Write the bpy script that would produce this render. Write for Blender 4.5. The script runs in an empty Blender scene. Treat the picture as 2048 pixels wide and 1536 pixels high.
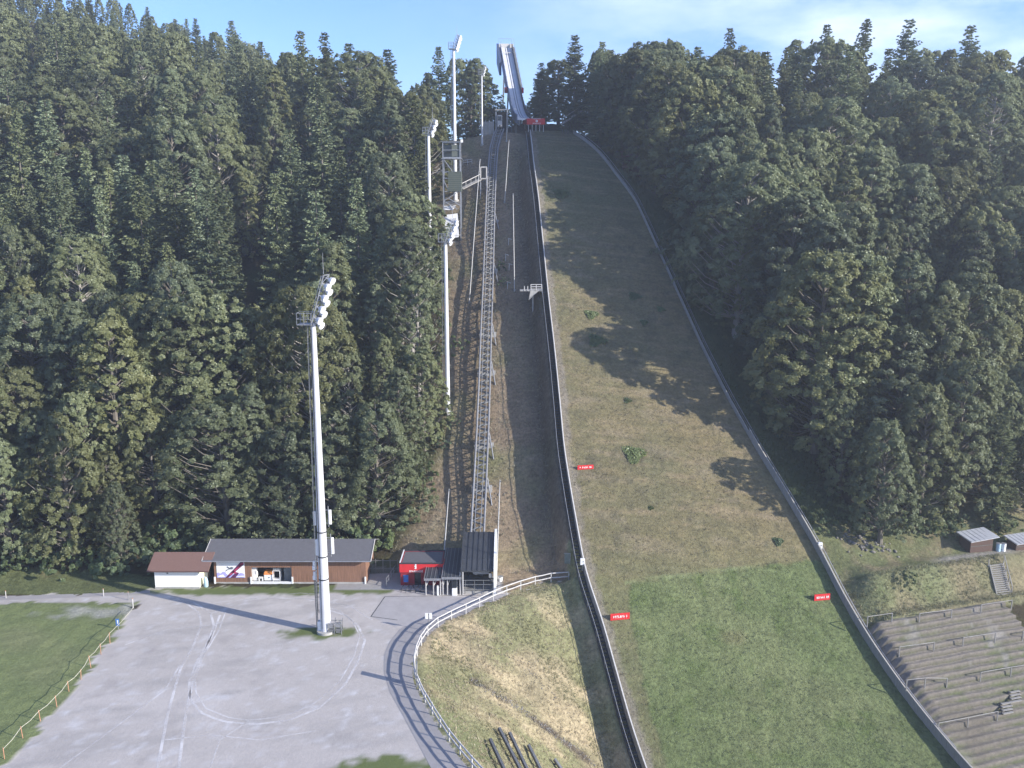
import bpy, math, random
import numpy as np
from mathutils import Vector, Matrix, Euler

random.seed(7)
R = np.random.RandomState(11)
S = bpy.context.scene
C = S.collection
rad = math.radians

# ------------------------------------------------------------------ camera
CAM_Z, PITCH, F = 42.0, rad(11.0), 1800.0      # camera height over the gravel lot, downward pitch, focal length in px of a 2048 px wide frame
cp, sp = math.cos(PITCH), math.sin(PITCH)
cam = bpy.data.objects.new('camera', bpy.data.cameras.new('camera'))
C.objects.link(cam); S.camera = cam
cam.location = (0, 0, CAM_Z); cam.rotation_euler = (rad(90) - PITCH, 0, 0)
cam.data.sensor_width = 36; cam.data.lens = F / 2048 * 36
cam.data.clip_start = 0.5; cam.data.clip_end = 6000

def pix(x, y, z):
    d = y * cp - (z - CAM_Z) * sp
    v = y * sp + (z - CAM_Z) * cp
    return 1024 + F * x / d, 768 - F * v / d

def ray(px, py):
    u, v = (px - 1024) / F, (768 - py) / F
    return np.array([u, cp + v * sp, -sp + v * cp])

def at_y(px, py, y):
    d = ray(px, py); t = y / d[1]
    return Vector((d[0] * t, y, CAM_Z + d[2] * t))

def at_z(px, py, z):
    d = ray(px, py); t = (z - CAM_Z) / d[2]
    return Vector((d[0] * t, d[1] * t, z))

def ztop(py, y):
    d = ray(1024, py); return CAM_Z + d[2] * y / d[1]

def sm(t):
    t = np.clip(t, 0, 1); return t * t * (3 - 2 * t)

# ------------------------------------------------------------------ value noise
_perm = R.rand(256, 256)
def vnoise(x, y):
    x = np.asarray(x, float); y = np.asarray(y, float)
    xi = np.floor(x).astype(int); yi = np.floor(y).astype(int)
    fx = x - xi; fy = y - yi
    fx = fx * fx * (3 - 2 * fx); fy = fy * fy * (3 - 2 * fy)
    g = lambda a, b: _perm[a & 255, b & 255]
    return (g(xi, yi) * (1 - fx) + g(xi + 1, yi) * fx) * (1 - fy) + (g(xi, yi + 1) * (1 - fx) + g(xi + 1, yi + 1) * fx) * fy
def fbm(x, y, sc, o=4, seed=0):
    a, t, n = .5, 0, 0
    x = np.asarray(x) / sc + seed * 17.3; y = np.asarray(y) / sc + seed * 9.1
    for _ in range(o):
        t = t + a * vnoise(x, y); n += a; x = x * 2.03 + 5.1; y = y * 2.03 + 3.7; a *= .5
    return t / n

# ------------------------------------------------------------------ the hill
A = rad(10.5); ca, sa = math.cos(A), math.sin(A)         # the landing hill runs 10.5 degrees off the view axis
_ss = np.arange(-400, 700, .25)
_slope = np.interp(_ss, [50, 88, 157, 182, 190, 205], [0, .664, .664, .30, .26, .0])
_pz = np.cumsum(_slope) * .25
_pz = _pz - np.interp(90.9, _ss, _pz) + 1.0
def P(s): return np.interp(s, _ss, _pz)
def sw(x, y): return y * ca - x * sa, x * ca + y * sa
def xy(s, w): return w * ca - s * sa, s * ca + w * sa

def hit(px, py, fn, y0=40., y1=330.):
    d = ray(px, py)
    ys = np.linspace(y0, y1, 1200); t = ys / d[1]
    g = CAM_Z + d[2] * t - fn(d[0] * t, ys)
    i = np.where((g[:-1] > 0) & (g[1:] <= 0))[0]
    k = i[0] if len(i) else int(np.argmin(np.abs(g)))
    k = min(k, len(ys) - 2)
    f = g[k] / (g[k] - g[k + 1]) if g[k] != g[k + 1] else 0
    y = ys[k] + np.clip(f, 0, 1) * (ys[k + 1] - ys[k]); t = y / d[1]
    return float(d[0] * t), float(y)

def hP(x, y): return P(sw(x, y)[0])
_Lp = [(1059,256),(1068,330),(1078,400),(1088,500),(1097,590),(1110,700),(1120,800),(1129,900),(1145,1000),(1172,1150),(1207,1250),(1240,1370),(1262,1450),(1291,1536)]
_Rp = [(1120,252),(1150,270),(1195,305),(1232,352),(1270,402),(1315,500),(1360,600),(1405,700),(1456,800),(1512,900),(1573,1000),(1632,1100),(1677,1190),(1735,1290),(1800,1385),(1870,1475),(1922,1536)]
def edge(pts, ext):
    a = sorted(sw(*hit(px, py, hP)) for px, py in pts)
    s = [p[0] for p in a]; w = [p[1] for p in a]
    g0 = (w[1] - w[0]) / (s[1] - s[0])
    return np.array([s[0] - 40] + s + [s[-1] + 12]), np.array([w[0] - 40 * g0] + w + [w[-1] + ext])
LS, LW = edge(_Lp, 0.0); RS, RW = edge(_Rp, 0.0)
def smooth_edge(S_, W_):
    q = np.arange(20, 215, .5); v = np.interp(q, S_, W_)
    k = np.hanning(17); k /= k.sum()
    return q, np.convolve(np.pad(v, 8, mode='edge'), k, 'valid')
LS, LW = smooth_edge(LS, LW); RS, RW = smooth_edge(RS, RW)
def wL(s): return np.interp(s, LS, LW)
def wR(s): return np.interp(s, RS, RW)

# the lot edge along the rail fence (z = 0)
_fpx = [(1136,1162),(1085,1166),(1040,1180),(1000,1195),(960,1213),(920,1232),(885,1248),(858,1266),(842,1288),(830,1318),(826,1345),(833,1372),(850,1408),(872,1445),(900,1488),(940,1536),(990,1590),(1060,1665)]
FENCE = [at_z(px, py, 0)[:2] for px, py in _fpx]
_fy = np.array([p[1] for p in FENCE]); _fx = np.array([p[0] for p in FENCE])
def fence_dist(x, y):
    """signed distance to the rail fence: positive on the bank side"""
    x = np.asarray(x, float); y = np.asarray(y, float)
    best = np.full(np.broadcast(x, y).shape, 1e9)
    for (x0, y0), (x1, y1) in zip(FENCE[:-1], FENCE[1:]):
        dx, dy = x1 - x0, y1 - y0
        t = np.clip(((x - x0) * dx + (y - y0) * dy) / (dx * dx + dy * dy), 0, 1)
        best = np.minimum(best, np.hypot(x - x0 - t * dx, y - y0 - t * dy))
    o = np.argsort(_fy)
    side = np.where(x > np.interp(y, _fy[o], _fx[o]), 1, -1)
    return best * side

B = rad(18.0); cb, sb = math.cos(B), math.sin(B)          # the standing terraces run 18 degrees off
cosB, sinB = cb, sb
def qr(x, y): return y * cosB - x * sinB, x * cosB + y * sinB
def qxy(q, r): return r * cosB - q * sinB, q * cosB + r * sinB
TQ0, TQ1, TZ, TG = 59.5, 75.3, -2.3, .57
def softplus(t, k=2.0): return np.where(t > 30, t, k * np.log1p(np.exp(np.clip(t, -60, 30) / k)))

def h_left(x, y):
    yt = np.interp(x, [-60, -45, -40, -22, -12, -5, 4], [98.5, 100, 104.6, 103.4, 100.2, 98.7, 97.8])
    g = np.interp(x, [-45, -2], [.545, .64])
    yc = np.interp(x, [-170, -110, -80, -62, -30, 0], [284, 264, 238, 208, 196, 187])
    z = g * (softplus(np.minimum(y, yc) - yt, 1.2)) - .03 * np.maximum(y - yc, 0)
    z = z + (fbm(x, y, 9, 3, 2) - .5) * 1.1 * sm((y - yt) / 8)
    return z
def h_right(x, y, s, d):
    q, r = qr(x, y)
    hill = P(s) - 1.0 - 2.2 * sm((d - 1) / 9)
    hill = hill + (fbm(x, y, 8, 3, 4) - .5) * 1.0 * sm(d / 6)
    t = np.where(q < TQ1, TZ - TG * (TQ1 - np.maximum(q, TQ0)) - .5, TZ + (.9 - TZ) * sm((q - TQ1 - .8) / 3.4))
    t = np.where(q > 79.7, np.maximum(.9, .9 + (np.minimum(q, 158) - 82) * .42 - np.maximum(q - 190, 0) * .05), t)
    k = sm((q - 80) / 8)
    up = np.maximum(t, hill)
    return np.where(q < 80, t, up * k + t * (1 - k))
def height(x, y):
    x, y = np.broadcast_arrays(np.asarray(x, float), np.asarray(y, float))
    s, w = sw(x, y)
    l, r_ = wL(s), wR(s)
    inside = P(s) - .45
    dl = l - w; dr = w - r_
    hl = h_left(x, y)
    fd = fence_dist(x, y)
    ped = P(s) - 2.15
    tt = np.clip(np.maximum(fd, 0) / (np.maximum(fd, 0) + np.maximum(dl - 3.0, 0) + 1e-3), 0, 1)
    bank = ped * (tt ** 1.15)
    bank = bank + (fbm(x, y, 5, 3, 6) - .5) * .5 * np.sin(np.pi * np.clip(tt, 0, 1))
    kb = sm((103.5 - y) / 6)
    left = np.where(fd > 0, np.maximum(hl, 0) * (1 - kb) + np.maximum(bank, hl * 0 + bank) * kb, hl)
    left = np.where((fd > 0) & (y < 97.5), bank, left)
    edge_l = P(s) - 1.0
    left = np.where(dl < 1.0, edge_l, edge_l + (left - edge_l) * sm((dl - 1.0) / 1.7))
    right = h_right(x, y, s, dr)
    right = P(s) - .45 + (right - P(s) + .45) * sm((dr - .3) / 4.5)
    z = np.where(dl > 0, left, np.where(dr > 0, right, inside))
    near_f = sm((np.abs(fd) - .35) / 1.6)
    z = np.where(y < 101.5, z * np.where(fd > -3, near_f, 1), z)
    far = sm((s - 196) / 12)          # behind the take-off the ground is level, then sinks slowly
    zs = np.minimum(z, P(196) - .5)
    kx = sm((x + 20) / 14) * sm((26 - x) / 14)
    z = z * (1 - far * kx) + (zs - np.maximum(s - 205, 0) * .12) * far * kx
    return z
def G(px, py, off=0.0):
    x, y = hit(px, py, lambda a, b: height(a, b) + off)
    return Vector((x, y, float(height(x, y))))
def GL(px, py, off=0.0):
    x, y = hit(px, py, lambda a, b: hP(a, b) + off)
    return Vector((x, y, float(hP(x, y))))
def hz(x, y): return float(height(x, y))

# ------------------------------------------------------------------ materials
def nodes(name):
    m = bpy.data.materials.new(name); m.use_nodes = True
    nt = m.node_tree; b = nt.nodes['Principled BSDF']
    return m, nt, b
def N(nt, t, **kw):
    n = nt.nodes.new(t)
    for k, v in kw.items():
        if k in n.inputs: n.inputs[k].default_value = v
        else: setattr(n, k, v)
    return n
def mixc(nt, a, b, fac, mode='MIX'):
    n = nt.nodes.new('ShaderNodeMix'); n.data_type = 'RGBA'; n.blend_type = mode
    for i, v in ((0, fac), (6, a), (7, b)):
        if hasattr(v, 'is_output'): nt.links.new(v, n.inputs[i])
        else: n.inputs[i].default_value = (*v, 1) if isinstance(v, tuple) and len(v) == 3 else v
    return n.outputs[2]
def ramp(nt, src, p0, p1, c0=(0, 0, 0, 1), c1=(1, 1, 1, 1)):
    n = nt.nodes.new('ShaderNodeValToRGB'); nt.links.new(src, n.inputs[0])
    e = n.color_ramp.elements; e[0].position = p0; e[1].position = p1; e[0].color = c0; e[1].color = c1
    return n.outputs[0]
def noise(nt, scale, detail=4, co=None, rough=.6):
    n = N(nt, 'ShaderNodeTexNoise', Scale=scale, Detail=detail, Roughness=rough)
    if co is not None: nt.links.new(co, n.inputs['Vector'])
    return n.outputs['Fac']
def coords(nt, kind='Object'): return nt.nodes.new('ShaderNodeTexCoord').outputs[kind]
def bump(nt, b, src, strength, dist):
    n = N(nt, 'ShaderNodeBump', Strength=strength, Distance=dist); nt.links.new(src, n.inputs['Height'])
    nt.links.new(n.outputs[0], b.inputs['Normal'])
MATS = {}
def mat(name, col, rough=.7, metal=0., var=.25, scale=3., bmp=.0, spec=.3):
    if name in MATS: return MATS[name]
    m, nt, b = nodes(name)
    co = coords(nt)
    f = ramp(nt, noise(nt, scale, 5, co), .3, .7)
    hi = tuple(min(1, c * (1 + var)) for c in col); lo = tuple(c * (1 - var) for c in col)
    nt.links.new(mixc(nt, lo, hi, f), b.inputs['Base Color'])
    b.inputs['Roughness'].default_value = rough; b.inputs['Metallic'].default_value = metal
    b.inputs['Specular IOR Level'].default_value = spec
    if bmp: bump(nt, b, noise(nt, scale * 6, 4, co), .5, bmp)
    MATS[name] = m; return m
def streaked(name, c0, c1, scale=(3, 3, .2), rough=.75, bmp=.01, k=4.):
    """boards or ribs: noise stretched along one axis"""
    m, nt, b = nodes(name)
    mp = N(nt, 'ShaderNodeMapping'); mp.inputs['Scale'].default_value = scale
    nt.links.new(coords(nt), mp.inputs[0])
    f = noise(nt, k, 5, mp.outputs[0], .7)
    nt.links.new(mixc(nt, c0, c1, ramp(nt, f, .3, .7)), b.inputs['Base Color'])
    b.inputs['Roughness'].default_value = rough; bump(nt, b, f, .4, bmp)
    MATS[name] = m; return m

def ground_mat():
    m, nt, b = nodes('ground_cover')
    at = N(nt, 'ShaderNodeVertexColor'); at.layer_name = 'Col'
    co = coords(nt)
    n1 = noise(nt, 2.2, 6, co, .75); n2 = noise(nt, .35, 4, co)
    c = mixc(nt, at.outputs[0], (.5, .5, .5), 1.0, 'MULTIPLY')
    k = N(nt, 'ShaderNodeMath', operation='MULTIPLY'); nt.links.new(n1, k.inputs[0]); k.inputs[1].default_value = 2.2
    k2 = N(nt, 'ShaderNodeMath', operation='ADD'); nt.links.new(k.outputs[0], k2.inputs[0]); k2.inputs[1].default_value = -.1
    k3 = N(nt, 'ShaderNodeMath', operation='MULTIPLY_ADD'); nt.links.new(n2, k3.inputs[0]); k3.inputs[1].default_value = .7; k3.inputs[2].default_value = .65
    k4 = N(nt, 'ShaderNodeMath', operation='MULTIPLY'); nt.links.new(k2.outputs[0], k4.inputs[0]); nt.links.new(k3.outputs[0], k4.inputs[1])
    g = N(nt, 'ShaderNodeMix'); g.data_type = 'RGBA'; g.blend_type = 'MULTIPLY'; g.inputs[0].default_value = 1
    rc = N(nt, 'ShaderNodeMix'); rc.data_type = 'FLOAT'           # rough zones carry the full variation, smooth ones (alpha low) little
    nt.links.new(at.outputs[1], rc.inputs[0]); rc.inputs[2].default_value = 1; nt.links.new(k4.outputs[0], rc.inputs[3])
    nt.links.new(at.outputs[0], g.inputs[6]); nt.links.new(rc.outputs[0], g.inputs[7])
    nt.links.new(g.outputs[2], b.inputs['Base Color'])
    b.inputs['Roughness'].default_value = .95; b.inputs['Specular IOR Level'].default_value = .1
    h = noise(nt, 3.5, 5, co, .7)
    hm = N(nt, 'ShaderNodeMath', operation='MULTIPLY'); nt.links.new(h, hm.inputs[0]); nt.links.new(at.outputs[1], hm.inputs[1])
    bump(nt, b, hm.outputs[0], .8, .22)
    return m

# ------------------------------------------------------------------ building helpers
def tag(o, label=None, cat=None, group=None, kind=None):
    if label: o['label'] = label
    if cat: o['category'] = cat
    if group: o['group'] = group
    if kind: o['kind'] = kind
    return o
def np_mesh(name, verts, faces, col=None, smooth=False):
    """verts (n,3), faces (m,k) of one size"""
    me = bpy.data.meshes.new(name)
    verts = np.asarray(verts, np.float32); faces = np.asarray(faces, np.int32)
    k = faces.shape[1]
    me.vertices.add(len(verts)); me.vertices.foreach_set('co', verts.ravel())
    me.loops.add(faces.size); me.loops.foreach_set('vertex_index', faces.ravel())
    me.polygons.add(len(faces)); me.polygons.foreach_set('loop_start', np.arange(0, faces.size, k, dtype=np.int32))
    me.polygons.foreach_set('loop_total', np.full(len(faces), k, np.int32))
    if smooth: me.polygons.foreach_set('use_smooth', np.ones(len(faces), bool))
    if col is not None:
        a = me.color_attributes.new('Col', 'FLOAT_COLOR', 'POINT')
        a.data.foreach_set('color', np.asarray(col, np.float32).ravel())
    me.update(calc_edges=True); me.validate()
    return me
def link(name, me, m=None, parent=None, loc=None):
    o = bpy.data.objects.new(name, me); C.objects.link(o)
    if m is not None and me is not None and not len(me.materials): me.materials.append(m)
    if parent is not None: o.parent = parent
    if loc is not None: o.location = loc
    return o
def empty(name, loc, label, cat, group=None, rz=0.):
    o = bpy.data.objects.new(name, None); C.objects.link(o)
    o.location = loc; o.rotation_euler = (0, 0, rz); o.empty_display_size = .3
    return tag(o, label, cat, group)

class MB:
    """collects boxes, beams, tubes and polygons, then links them as one mesh object"""
    def __init__(self): self.v = []; self.f = []; self.sm = []
    def add(self, vs, fs, smooth=False):
        n = len(self.v); self.v += [tuple(v) for v in vs]
        self.f += [tuple(i + n for i in f) for f in fs]; self.sm += [smooth] * len(fs)
        return self
    def box(self, c, d, rz=0., M=None):
        x, y, z = d[0] / 2, d[1] / 2, d[2] / 2
        vs = [Vector((i * x, j * y, k * z)) for k in (-1, 1) for j in (-1, 1) for i in (-1, 1)]
        m = M if M is not None else Matrix.Rotation(rz, 3, 'Z')
        c = Vector(c)
        return self.add([c + m @ v for v in vs], [(0, 2, 3, 1), (4, 5, 7, 6), (0, 1, 5, 4), (2, 6, 7, 3), (0, 4, 6, 2), (1, 3, 7, 5)])
    def beam(self, p, q, w, h=None, up=(0, 0, 1)):
        p, q = Vector(p), Vector(q); h = h or w
        d = (q - p); L = d.length
        if L < 1e-6: return self
        d.normalize(); u = Vector(up)
        if abs(d.dot(u)) > .98: u = Vector((0, 1, 0))
        s = d.cross(u).normalized(); t = s.cross(d)
        return self.box((p + q) / 2, (w, L, h), M=Matrix((s, d, t)).transposed())
    def tube(self, pts, r, n=8, cap=True):
        pts = [Vector(p) for p in pts]
        rs = r if isinstance(r, (list, tuple)) else [r] * len(pts)
        vs, fs = [], []
        for i, p in enumerate(pts):
            d = (pts[min(i + 1, len(pts) - 1)] - pts[max(i - 1, 0)]).normalized()
            u = Vector((0, 0, 1)) if abs(d.z) < .95 else Vector((0, 1, 0))
            a = d.cross(u).normalized(); b = a.cross(d)
            for k in range(n):
                th = 2 * math.pi * k / n
                vs.append(p + (a * math.cos(th) + b * math.sin(th)) * rs[i])
        for i in range(len(pts) - 1):
            for k in range(n):
                k2 = (k + 1) % n
                fs.append((i * n + k, i * n + k2, (i + 1) * n + k2, (i + 1) * n + k))
        self.add(vs, fs, n > 5)
        if cap:
            self.add(vs[:n], [tuple(range(n - 1, -1, -1))]); self.add(vs[-n:], [tuple(range(n))])
        return self
    def poly(self, pts): return self.add(pts, [tuple(range(len(pts)))])
    def prism(self, pts, d):
        d = Vector(d); a = [Vector(p) for p in pts]; n = len(a)
        return self.add(a + [p + d for p in a], [tuple(range(n - 1, -1, -1)), tuple(range(n, 2 * n))] + [(i, (i + 1) % n, n + (i + 1) % n, n + i) for i in range(n)])
    def build(self, name, m, parent=None, loc=None, bevel=0., kind=None):
        o_ = Vector(loc) if loc is not None else (parent.matrix_world_cached if False else Vector((0, 0, 0)))
        me = bpy.data.meshes.new(name)
        me.from_pydata(self.v, [], self.f); me.update()
        me.polygons.foreach_set('use_smooth', self.sm)
        o = link(name, me, m, parent)
        if bevel:
            b = o.modifiers.new('bevel', 'BEVEL'); b.width = bevel; b.segments = 1; b.limit_method = 'ANGLE'
        if kind: o['kind'] = kind
        return o

class Thing:
    """an Empty at the thing's base; parts are given in world coordinates and stored relative to it"""
    def __init__(self, name, base, label, cat, group=None):
        self.base = Vector(base); self.o = empty(name, base, label, cat, group)
    def part(self, name, mb, m, parent=None, bevel=0., label=None):
        mb.v = [(v[0] - self.base.x, v[1] - self.base.y, v[2] - self.base.z) for v in mb.v]
        p = mb.build(name, m, parent or self.o, bevel=bevel)
        if label: p['label'] = label
        return p
def text_mesh(name, body, size, origin, xdir, ydir, m, parent_thing, depth=.01, align='CENTER', parent=None):
    cu = bpy.data.curves.new(name, 'FONT'); cu.body = body; cu.size = size; cu.align_x = align; cu.extrude = depth
    t = bpy.data.objects.new(name, cu); C.objects.link(t)
    dg = bpy.context.evaluated_depsgraph_get()
    me = bpy.data.meshes.new_from_object(t.evaluated_get(dg))
    bpy.data.objects.remove(t); 
    x, y = Vector(xdir).normalized(), Vector(ydir).normalized(); z = x.cross(y)
    M4 = Matrix((x, y, z)).transposed().to_4x4(); M4.translation = Vector(origin) - parent_thing.base
    me.transform(M4); me.materials.clear()
    return link(name, me, m, parent or parent_thing.o)
def copy_thing(root, loc, rz=0., sc=(1, 1, 1), label=None, group=None):
    r = root.copy(); C.objects.link(r); r.location = loc; r.rotation_euler = (0, 0, rz); r.scale = sc
    if label: r['label'] = label
    if group: r['group'] = group
    for ch in list(root.children):
        c = ch.copy(); C.objects.link(c); c.parent = r
        for g in list(ch.children):
            d = g.copy(); C.objects.link(d); d.parent = c
    return r
def in_poly(x, y, poly):
    r = np.zeros(np.broadcast(x, y).shape, bool); n = len(poly)
    for i in range(n):
        x0, y0 = poly[i]; x1, y1 = poly[(i + 1) % n]
        if y0 == y1: continue
        c = ((y0 > y) != (y1 > y)) & (x < (x1 - x0) * (y - y0) / (y1 - y0) + x0)
        r ^= c
    return r
# ------------------------------------------------------------------ light, sky
EXPOSURE = .98
SUN_EL = rad(21.0)
SUN_DIR = Vector((.915 * math.cos(SUN_EL), -.403 * math.cos(SUN_EL), math.sin(SUN_EL))).normalized()
sun = bpy.data.objects.new('sun', bpy.data.lights.new('sun', 'SUN')); C.objects.link(sun)
sun.data.energy = 5.0; sun.data.angle = rad(.55); sun.data.color = (1, .95, .865)
sun.rotation_euler = SUN_DIR.to_track_quat('Z', 'Y').to_euler()
W = bpy.data.worlds.new('World'); S.world = W; W.use_nodes = True
nt = W.node_tree; bg = nt.nodes['Background']
sky = nt.nodes.new('ShaderNodeTexSky'); sky.sky_type = 'NISHITA'; sky.sun_disc = False
sky.sun_elevation = SUN_EL; sky.sun_rotation = math.atan2(SUN_DIR.x, SUN_DIR.y)
sky.air_density = 1.0; sky.dust_density = .3; sky.ozone_density = 2.5
co = nt.nodes.new('ShaderNodeTexCoord').outputs['Generated']
mp = nt.nodes.new('ShaderNodeMapping'); mp.inputs['Scale'].default_value = (1.6, 1.6, 4.5); mp.inputs['Location'].default_value = (.35, .2, .1)
nt.links.new(co, mp.inputs[0])
cl = noise(nt, 2.1, 7, mp.outputs[0], .58)
cloud = ramp(nt, cl, .42, .85)
hz_ = nt.nodes.new('ShaderNodeSeparateXYZ'); nt.links.new(co, hz_.inputs[0])
xr = N(nt, 'ShaderNodeMapRange'); nt.links.new(hz_.outputs[0], xr.inputs[0])
xr.inputs[1].default_value = -.08; xr.inputs[2].default_value = .32; xr.inputs[3].default_value = .06; xr.inputs[4].default_value = 1.
cm = N(nt, 'ShaderNodeMath', operation='MULTIPLY'); nt.links.new(cloud, cm.inputs[0]); nt.links.new(xr.outputs[0], cm.inputs[1])
sky_c = mixc(nt, sky.outputs[0], (.56, .68, 1.0), 1.0, 'MULTIPLY')
mx = mixc(nt, sky_c, (6.6, 6.9, 7.4), cm.outputs[0])
nt.links.new(mx, bg.inputs[0]); bg.inputs[1].default_value = .145
S.cycles.use_denoising = True
S.view_settings.view_transform = 'Standard'; S.view_settings.look = 'None'; S.view_settings.exposure = EXPOSURE; S.view_settings.gamma = 1
try: S.view_settings.use_curve_mapping = False
except Exception: pass

# ------------------------------------------------------------------ ground
def axis(lo, hi, step, pts, grow=1.22, far=700):
    core = list(np.arange(lo, hi + 1e-6, step))
    for a, st in pts: core = core
    out = []
    d = step; v = hi
    while v < far: d *= grow; v += d; out.append(v)
    d = step; v = lo; pre = []
    while v > -far: d *= grow; v -= d; pre.append(v)
    return np.array(pre[::-1] + core + out)
xs = axis(-66, 72, .42, [])
ys = np.concatenate([axis(48, 125, .42, [])])
ys = np.concatenate([ys[ys < 125], np.arange(125, 215, .8)])
d = .8; v = 215; tail = []
while v < 900: tail.append(v); d *= 1.2; v += d
ys = np.concatenate([ys, tail])
XX, YY = np.meshgrid(xs, ys)
ZZ = height(XX, YY)
far_down = np.clip((np.abs(XX) - 160) / 400, 0, 1) * 20 + np.clip((YY - 360) / 300, 0, 1) * 60 + np.clip((40 - YY) / 200, 0, 1) * 12
ZZ = np.where(YY > 345, np.minimum(ZZ, 150), ZZ) - far_down

LOT = [at_z(px, py, 0)[:2] for px, py in [(-60,1193),(270,1186),(300,1176),(430,1172),(600,1174),(735,1168),(760,1120),(800,1120),(930,1120),(1000,1178),(1010,1186),(1138,1155)]] + FENCE + [at_z(px, py, 0)[:2] for px, py in [(700,1900),(-300,1900),(-140,1640),(12,1516),(70,1458),(112,1412),(160,1352),(205,1300),(232,1262),(262,1222),(286,1206),(150,1212),(-60,1215)]]
MEADOW = [at_z(px, py, 0)[:2] for px, py in [(-60,1208),(140,1205),(280,1203),(255,1232),(220,1282),(170,1345),(110,1418),(25,1510),(-140,1640),(-300,1900),(-900,1900),(-900,1208)]]
def splat(c, m, col):
    m = np.clip(m, 0, 1)[..., None]
    return c * (1 - m) + np.array(col) * m
def ground_colors(x, y):
    s, w = sw(x, y); l, r_ = wL(s), wR(s); dl = l - w; dr = w - r_
    n1 = fbm(x, y, 6, 4, 1); n2 = fbm(x, y, 1.6, 4, 3); n3 = fbm(x, y, 15, 3, 5); n4 = fbm(x, y, .8, 3, 8)
    c = np.zeros(x.shape + (3,)); rough = np.ones(x.shape)
    c[:] = (.055, .045, .026)                                     # forest floor
    c = splat(c, (n1 - .55) * 4, (.06, .075, .03))
    # open strip left of the landing hill
    xb = np.interp(y, [96, 103, 118, 140, 165, 184, 190, 210], [-19, -15, -10.5, -12, -16, -17, -10, -8])
    strip = sm((x - xb) / 2.5) * (dl > 0)
    sc = splat(np.broadcast_to(np.array((.215, .165, .11)), c.shape).copy(), (n1 - .50) * 4, (.175, .165, .085))
    sc = splat(sc, (n2 - .55) * 4, (.26, .21, .14))
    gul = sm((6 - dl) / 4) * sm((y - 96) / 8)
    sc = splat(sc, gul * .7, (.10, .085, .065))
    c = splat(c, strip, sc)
    # dry grass bank between lot and landing hill
    fd = fence_dist(x, y)
    bank = (fd > -.3) & (y < 100) & (dl > 0)
    bc = splat(np.broadcast_to(np.array((.205, .20, .105)), c.shape).copy(), (n1 - .47) * 5, (.265, .225, .14))
    bc = splat(bc, (fbm(x + y * .6, y * 1.6, 4.2, 4, 9) - .50) * 6, (.36, .295, .185))
    bc = splat(bc, (n3 - .52) * 5, (.18, .19, .095))
    # two rubble streaks
    for (ax, ay, bx, by, wd) in [(945,1362,1180,1522,.55),(1040,1250,1110,1400,.0)]:
        if wd:
            p0 = G(ax, ay); p1 = G(bx, by); dd = Vector((p1.x - p0.x, p1.y - p0.y)); L = dd.length
            t = np.clip(((x - p0.x) * dd.x + (y - p0.y) * dd.y) / L ** 2, 0, 1)
            dist = np.hypot(x - p0.x - t * dd.x, y - p0.y - t * dd.y) + (n2 - .5) * 1.4
            bc = splat(bc, (wd - dist) * 2.5, (.105, .085, .065))
    c = np.where(bank[..., None], bc, c)
    # right of the landing hill
    q, rr = qr(x, y)
    right = dr > 0
    gc = splat(np.broadcast_to(np.array((.075, .105, .04)), c.shape).copy(), (n1 - .45) * 4, (.115, .12, .05))
    gr = sm((8.5 - dr) / 3) * right
    c = splat(c, gr * sm((y - 90) / 5), gc)
    apron = right & (q >= 79.5) & (y < 116)
    am = sm((89.5 + (n1 - .5) * 7 - q) / 2.5) * apron
    c = splat(c, am, splat(np.broadcast_to(np.array((.125, .135, .065)), c.shape).copy(), (n2 - .48) * 4, (.185, .16, .095)))
    bankr = right & (q > TQ1 - .5) & (q < 80) & (y < 112)
    b2 = splat(np.broadcast_to(np.array((.155, .165, .085)), c.shape).copy(), (n1 - .48) * 4, (.19, .165, .10))
    b2 = splat(b2, (n2 - .55) * 3, (.11, .13, .06))
    c = np.where(bankr[..., None], b2, c)
    pth = right * sm(1 - np.abs(q - 80.4 - (n1 - .5)) / 1.3) * sm((rr - 77) / 5)
    c = splat(c, pth, (.27, .25, .22))
    edge_r = sm((1.5 - dr + (n2 - .5) * 2) / .8) * right * (y < 108)
    c = splat(c, edge_r * .8, (.20, .17, .13))
    low = right & (q < TQ0 + 1)
    lc = splat(np.broadcast_to(np.array((.10, .105, .06)), c.shape).copy(), (n1 - .45) * 4, (.15, .14, .125))
    c = np.where((low & (y < 90))[..., None], lc, c)
    # flat ground: gravel, meadow
    jx, jy = x + (n2 - .5) * 1.6 + (n4 - .5) * .8, y + (fbm(x, y, 1.6, 4, 13) - .5) * 1.6
    lot = in_poly(jx, jy, LOT) & ~((fd > 0) & (y < 100)) & (y < 101.5) & (h_left(x, y) < .35)
    grav = splat(np.broadcast_to(np.array((.425, .39, .362)), c.shape).copy(), (n1 - .45) * 3, (.475, .438, .41))
    grav = splat(grav, (n2 - .55) * 3, (.35, .32, .30))
    grav = splat(grav, (fbm(x * .35 + y * .3, y * 1.2 - x * .4, 1.8, 4, 19) - .53) * 4, (.355, .33, .31))
    grav = splat(grav, (n4 - .62) * 3, (.54, .53, .535))
    # a little weed in front of the shed, round the mast and at the bottom
    for (px, py, rx, ry) in [(520,1182,16,1.3),(640,1266,4.6,1.5),(765,1545,5.0,2.2),(560,1176,14,1.0)]:
        p = at_z(px, py, 0)
        e = 1 - ((x - p.x) / rx) ** 2 - ((y - p.y) / ry) ** 2 + (n2 - .5) * 1.6 + (n4 - .5) * 1.2
        grav = splat(grav, e * 2.0, (.12, .145, .055))
    c = np.where(lot[..., None], grav, c); rough = np.where(lot, .16, rough)
    mead = in_poly(jx, jy, MEADOW)
    mc = splat(np.broadcast_to(np.array((.162, .190, .082)), c.shape).copy(), (n1 - .45) * 4, (.188, .204, .098))
    p = at_z(200, 1225, 0)
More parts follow.
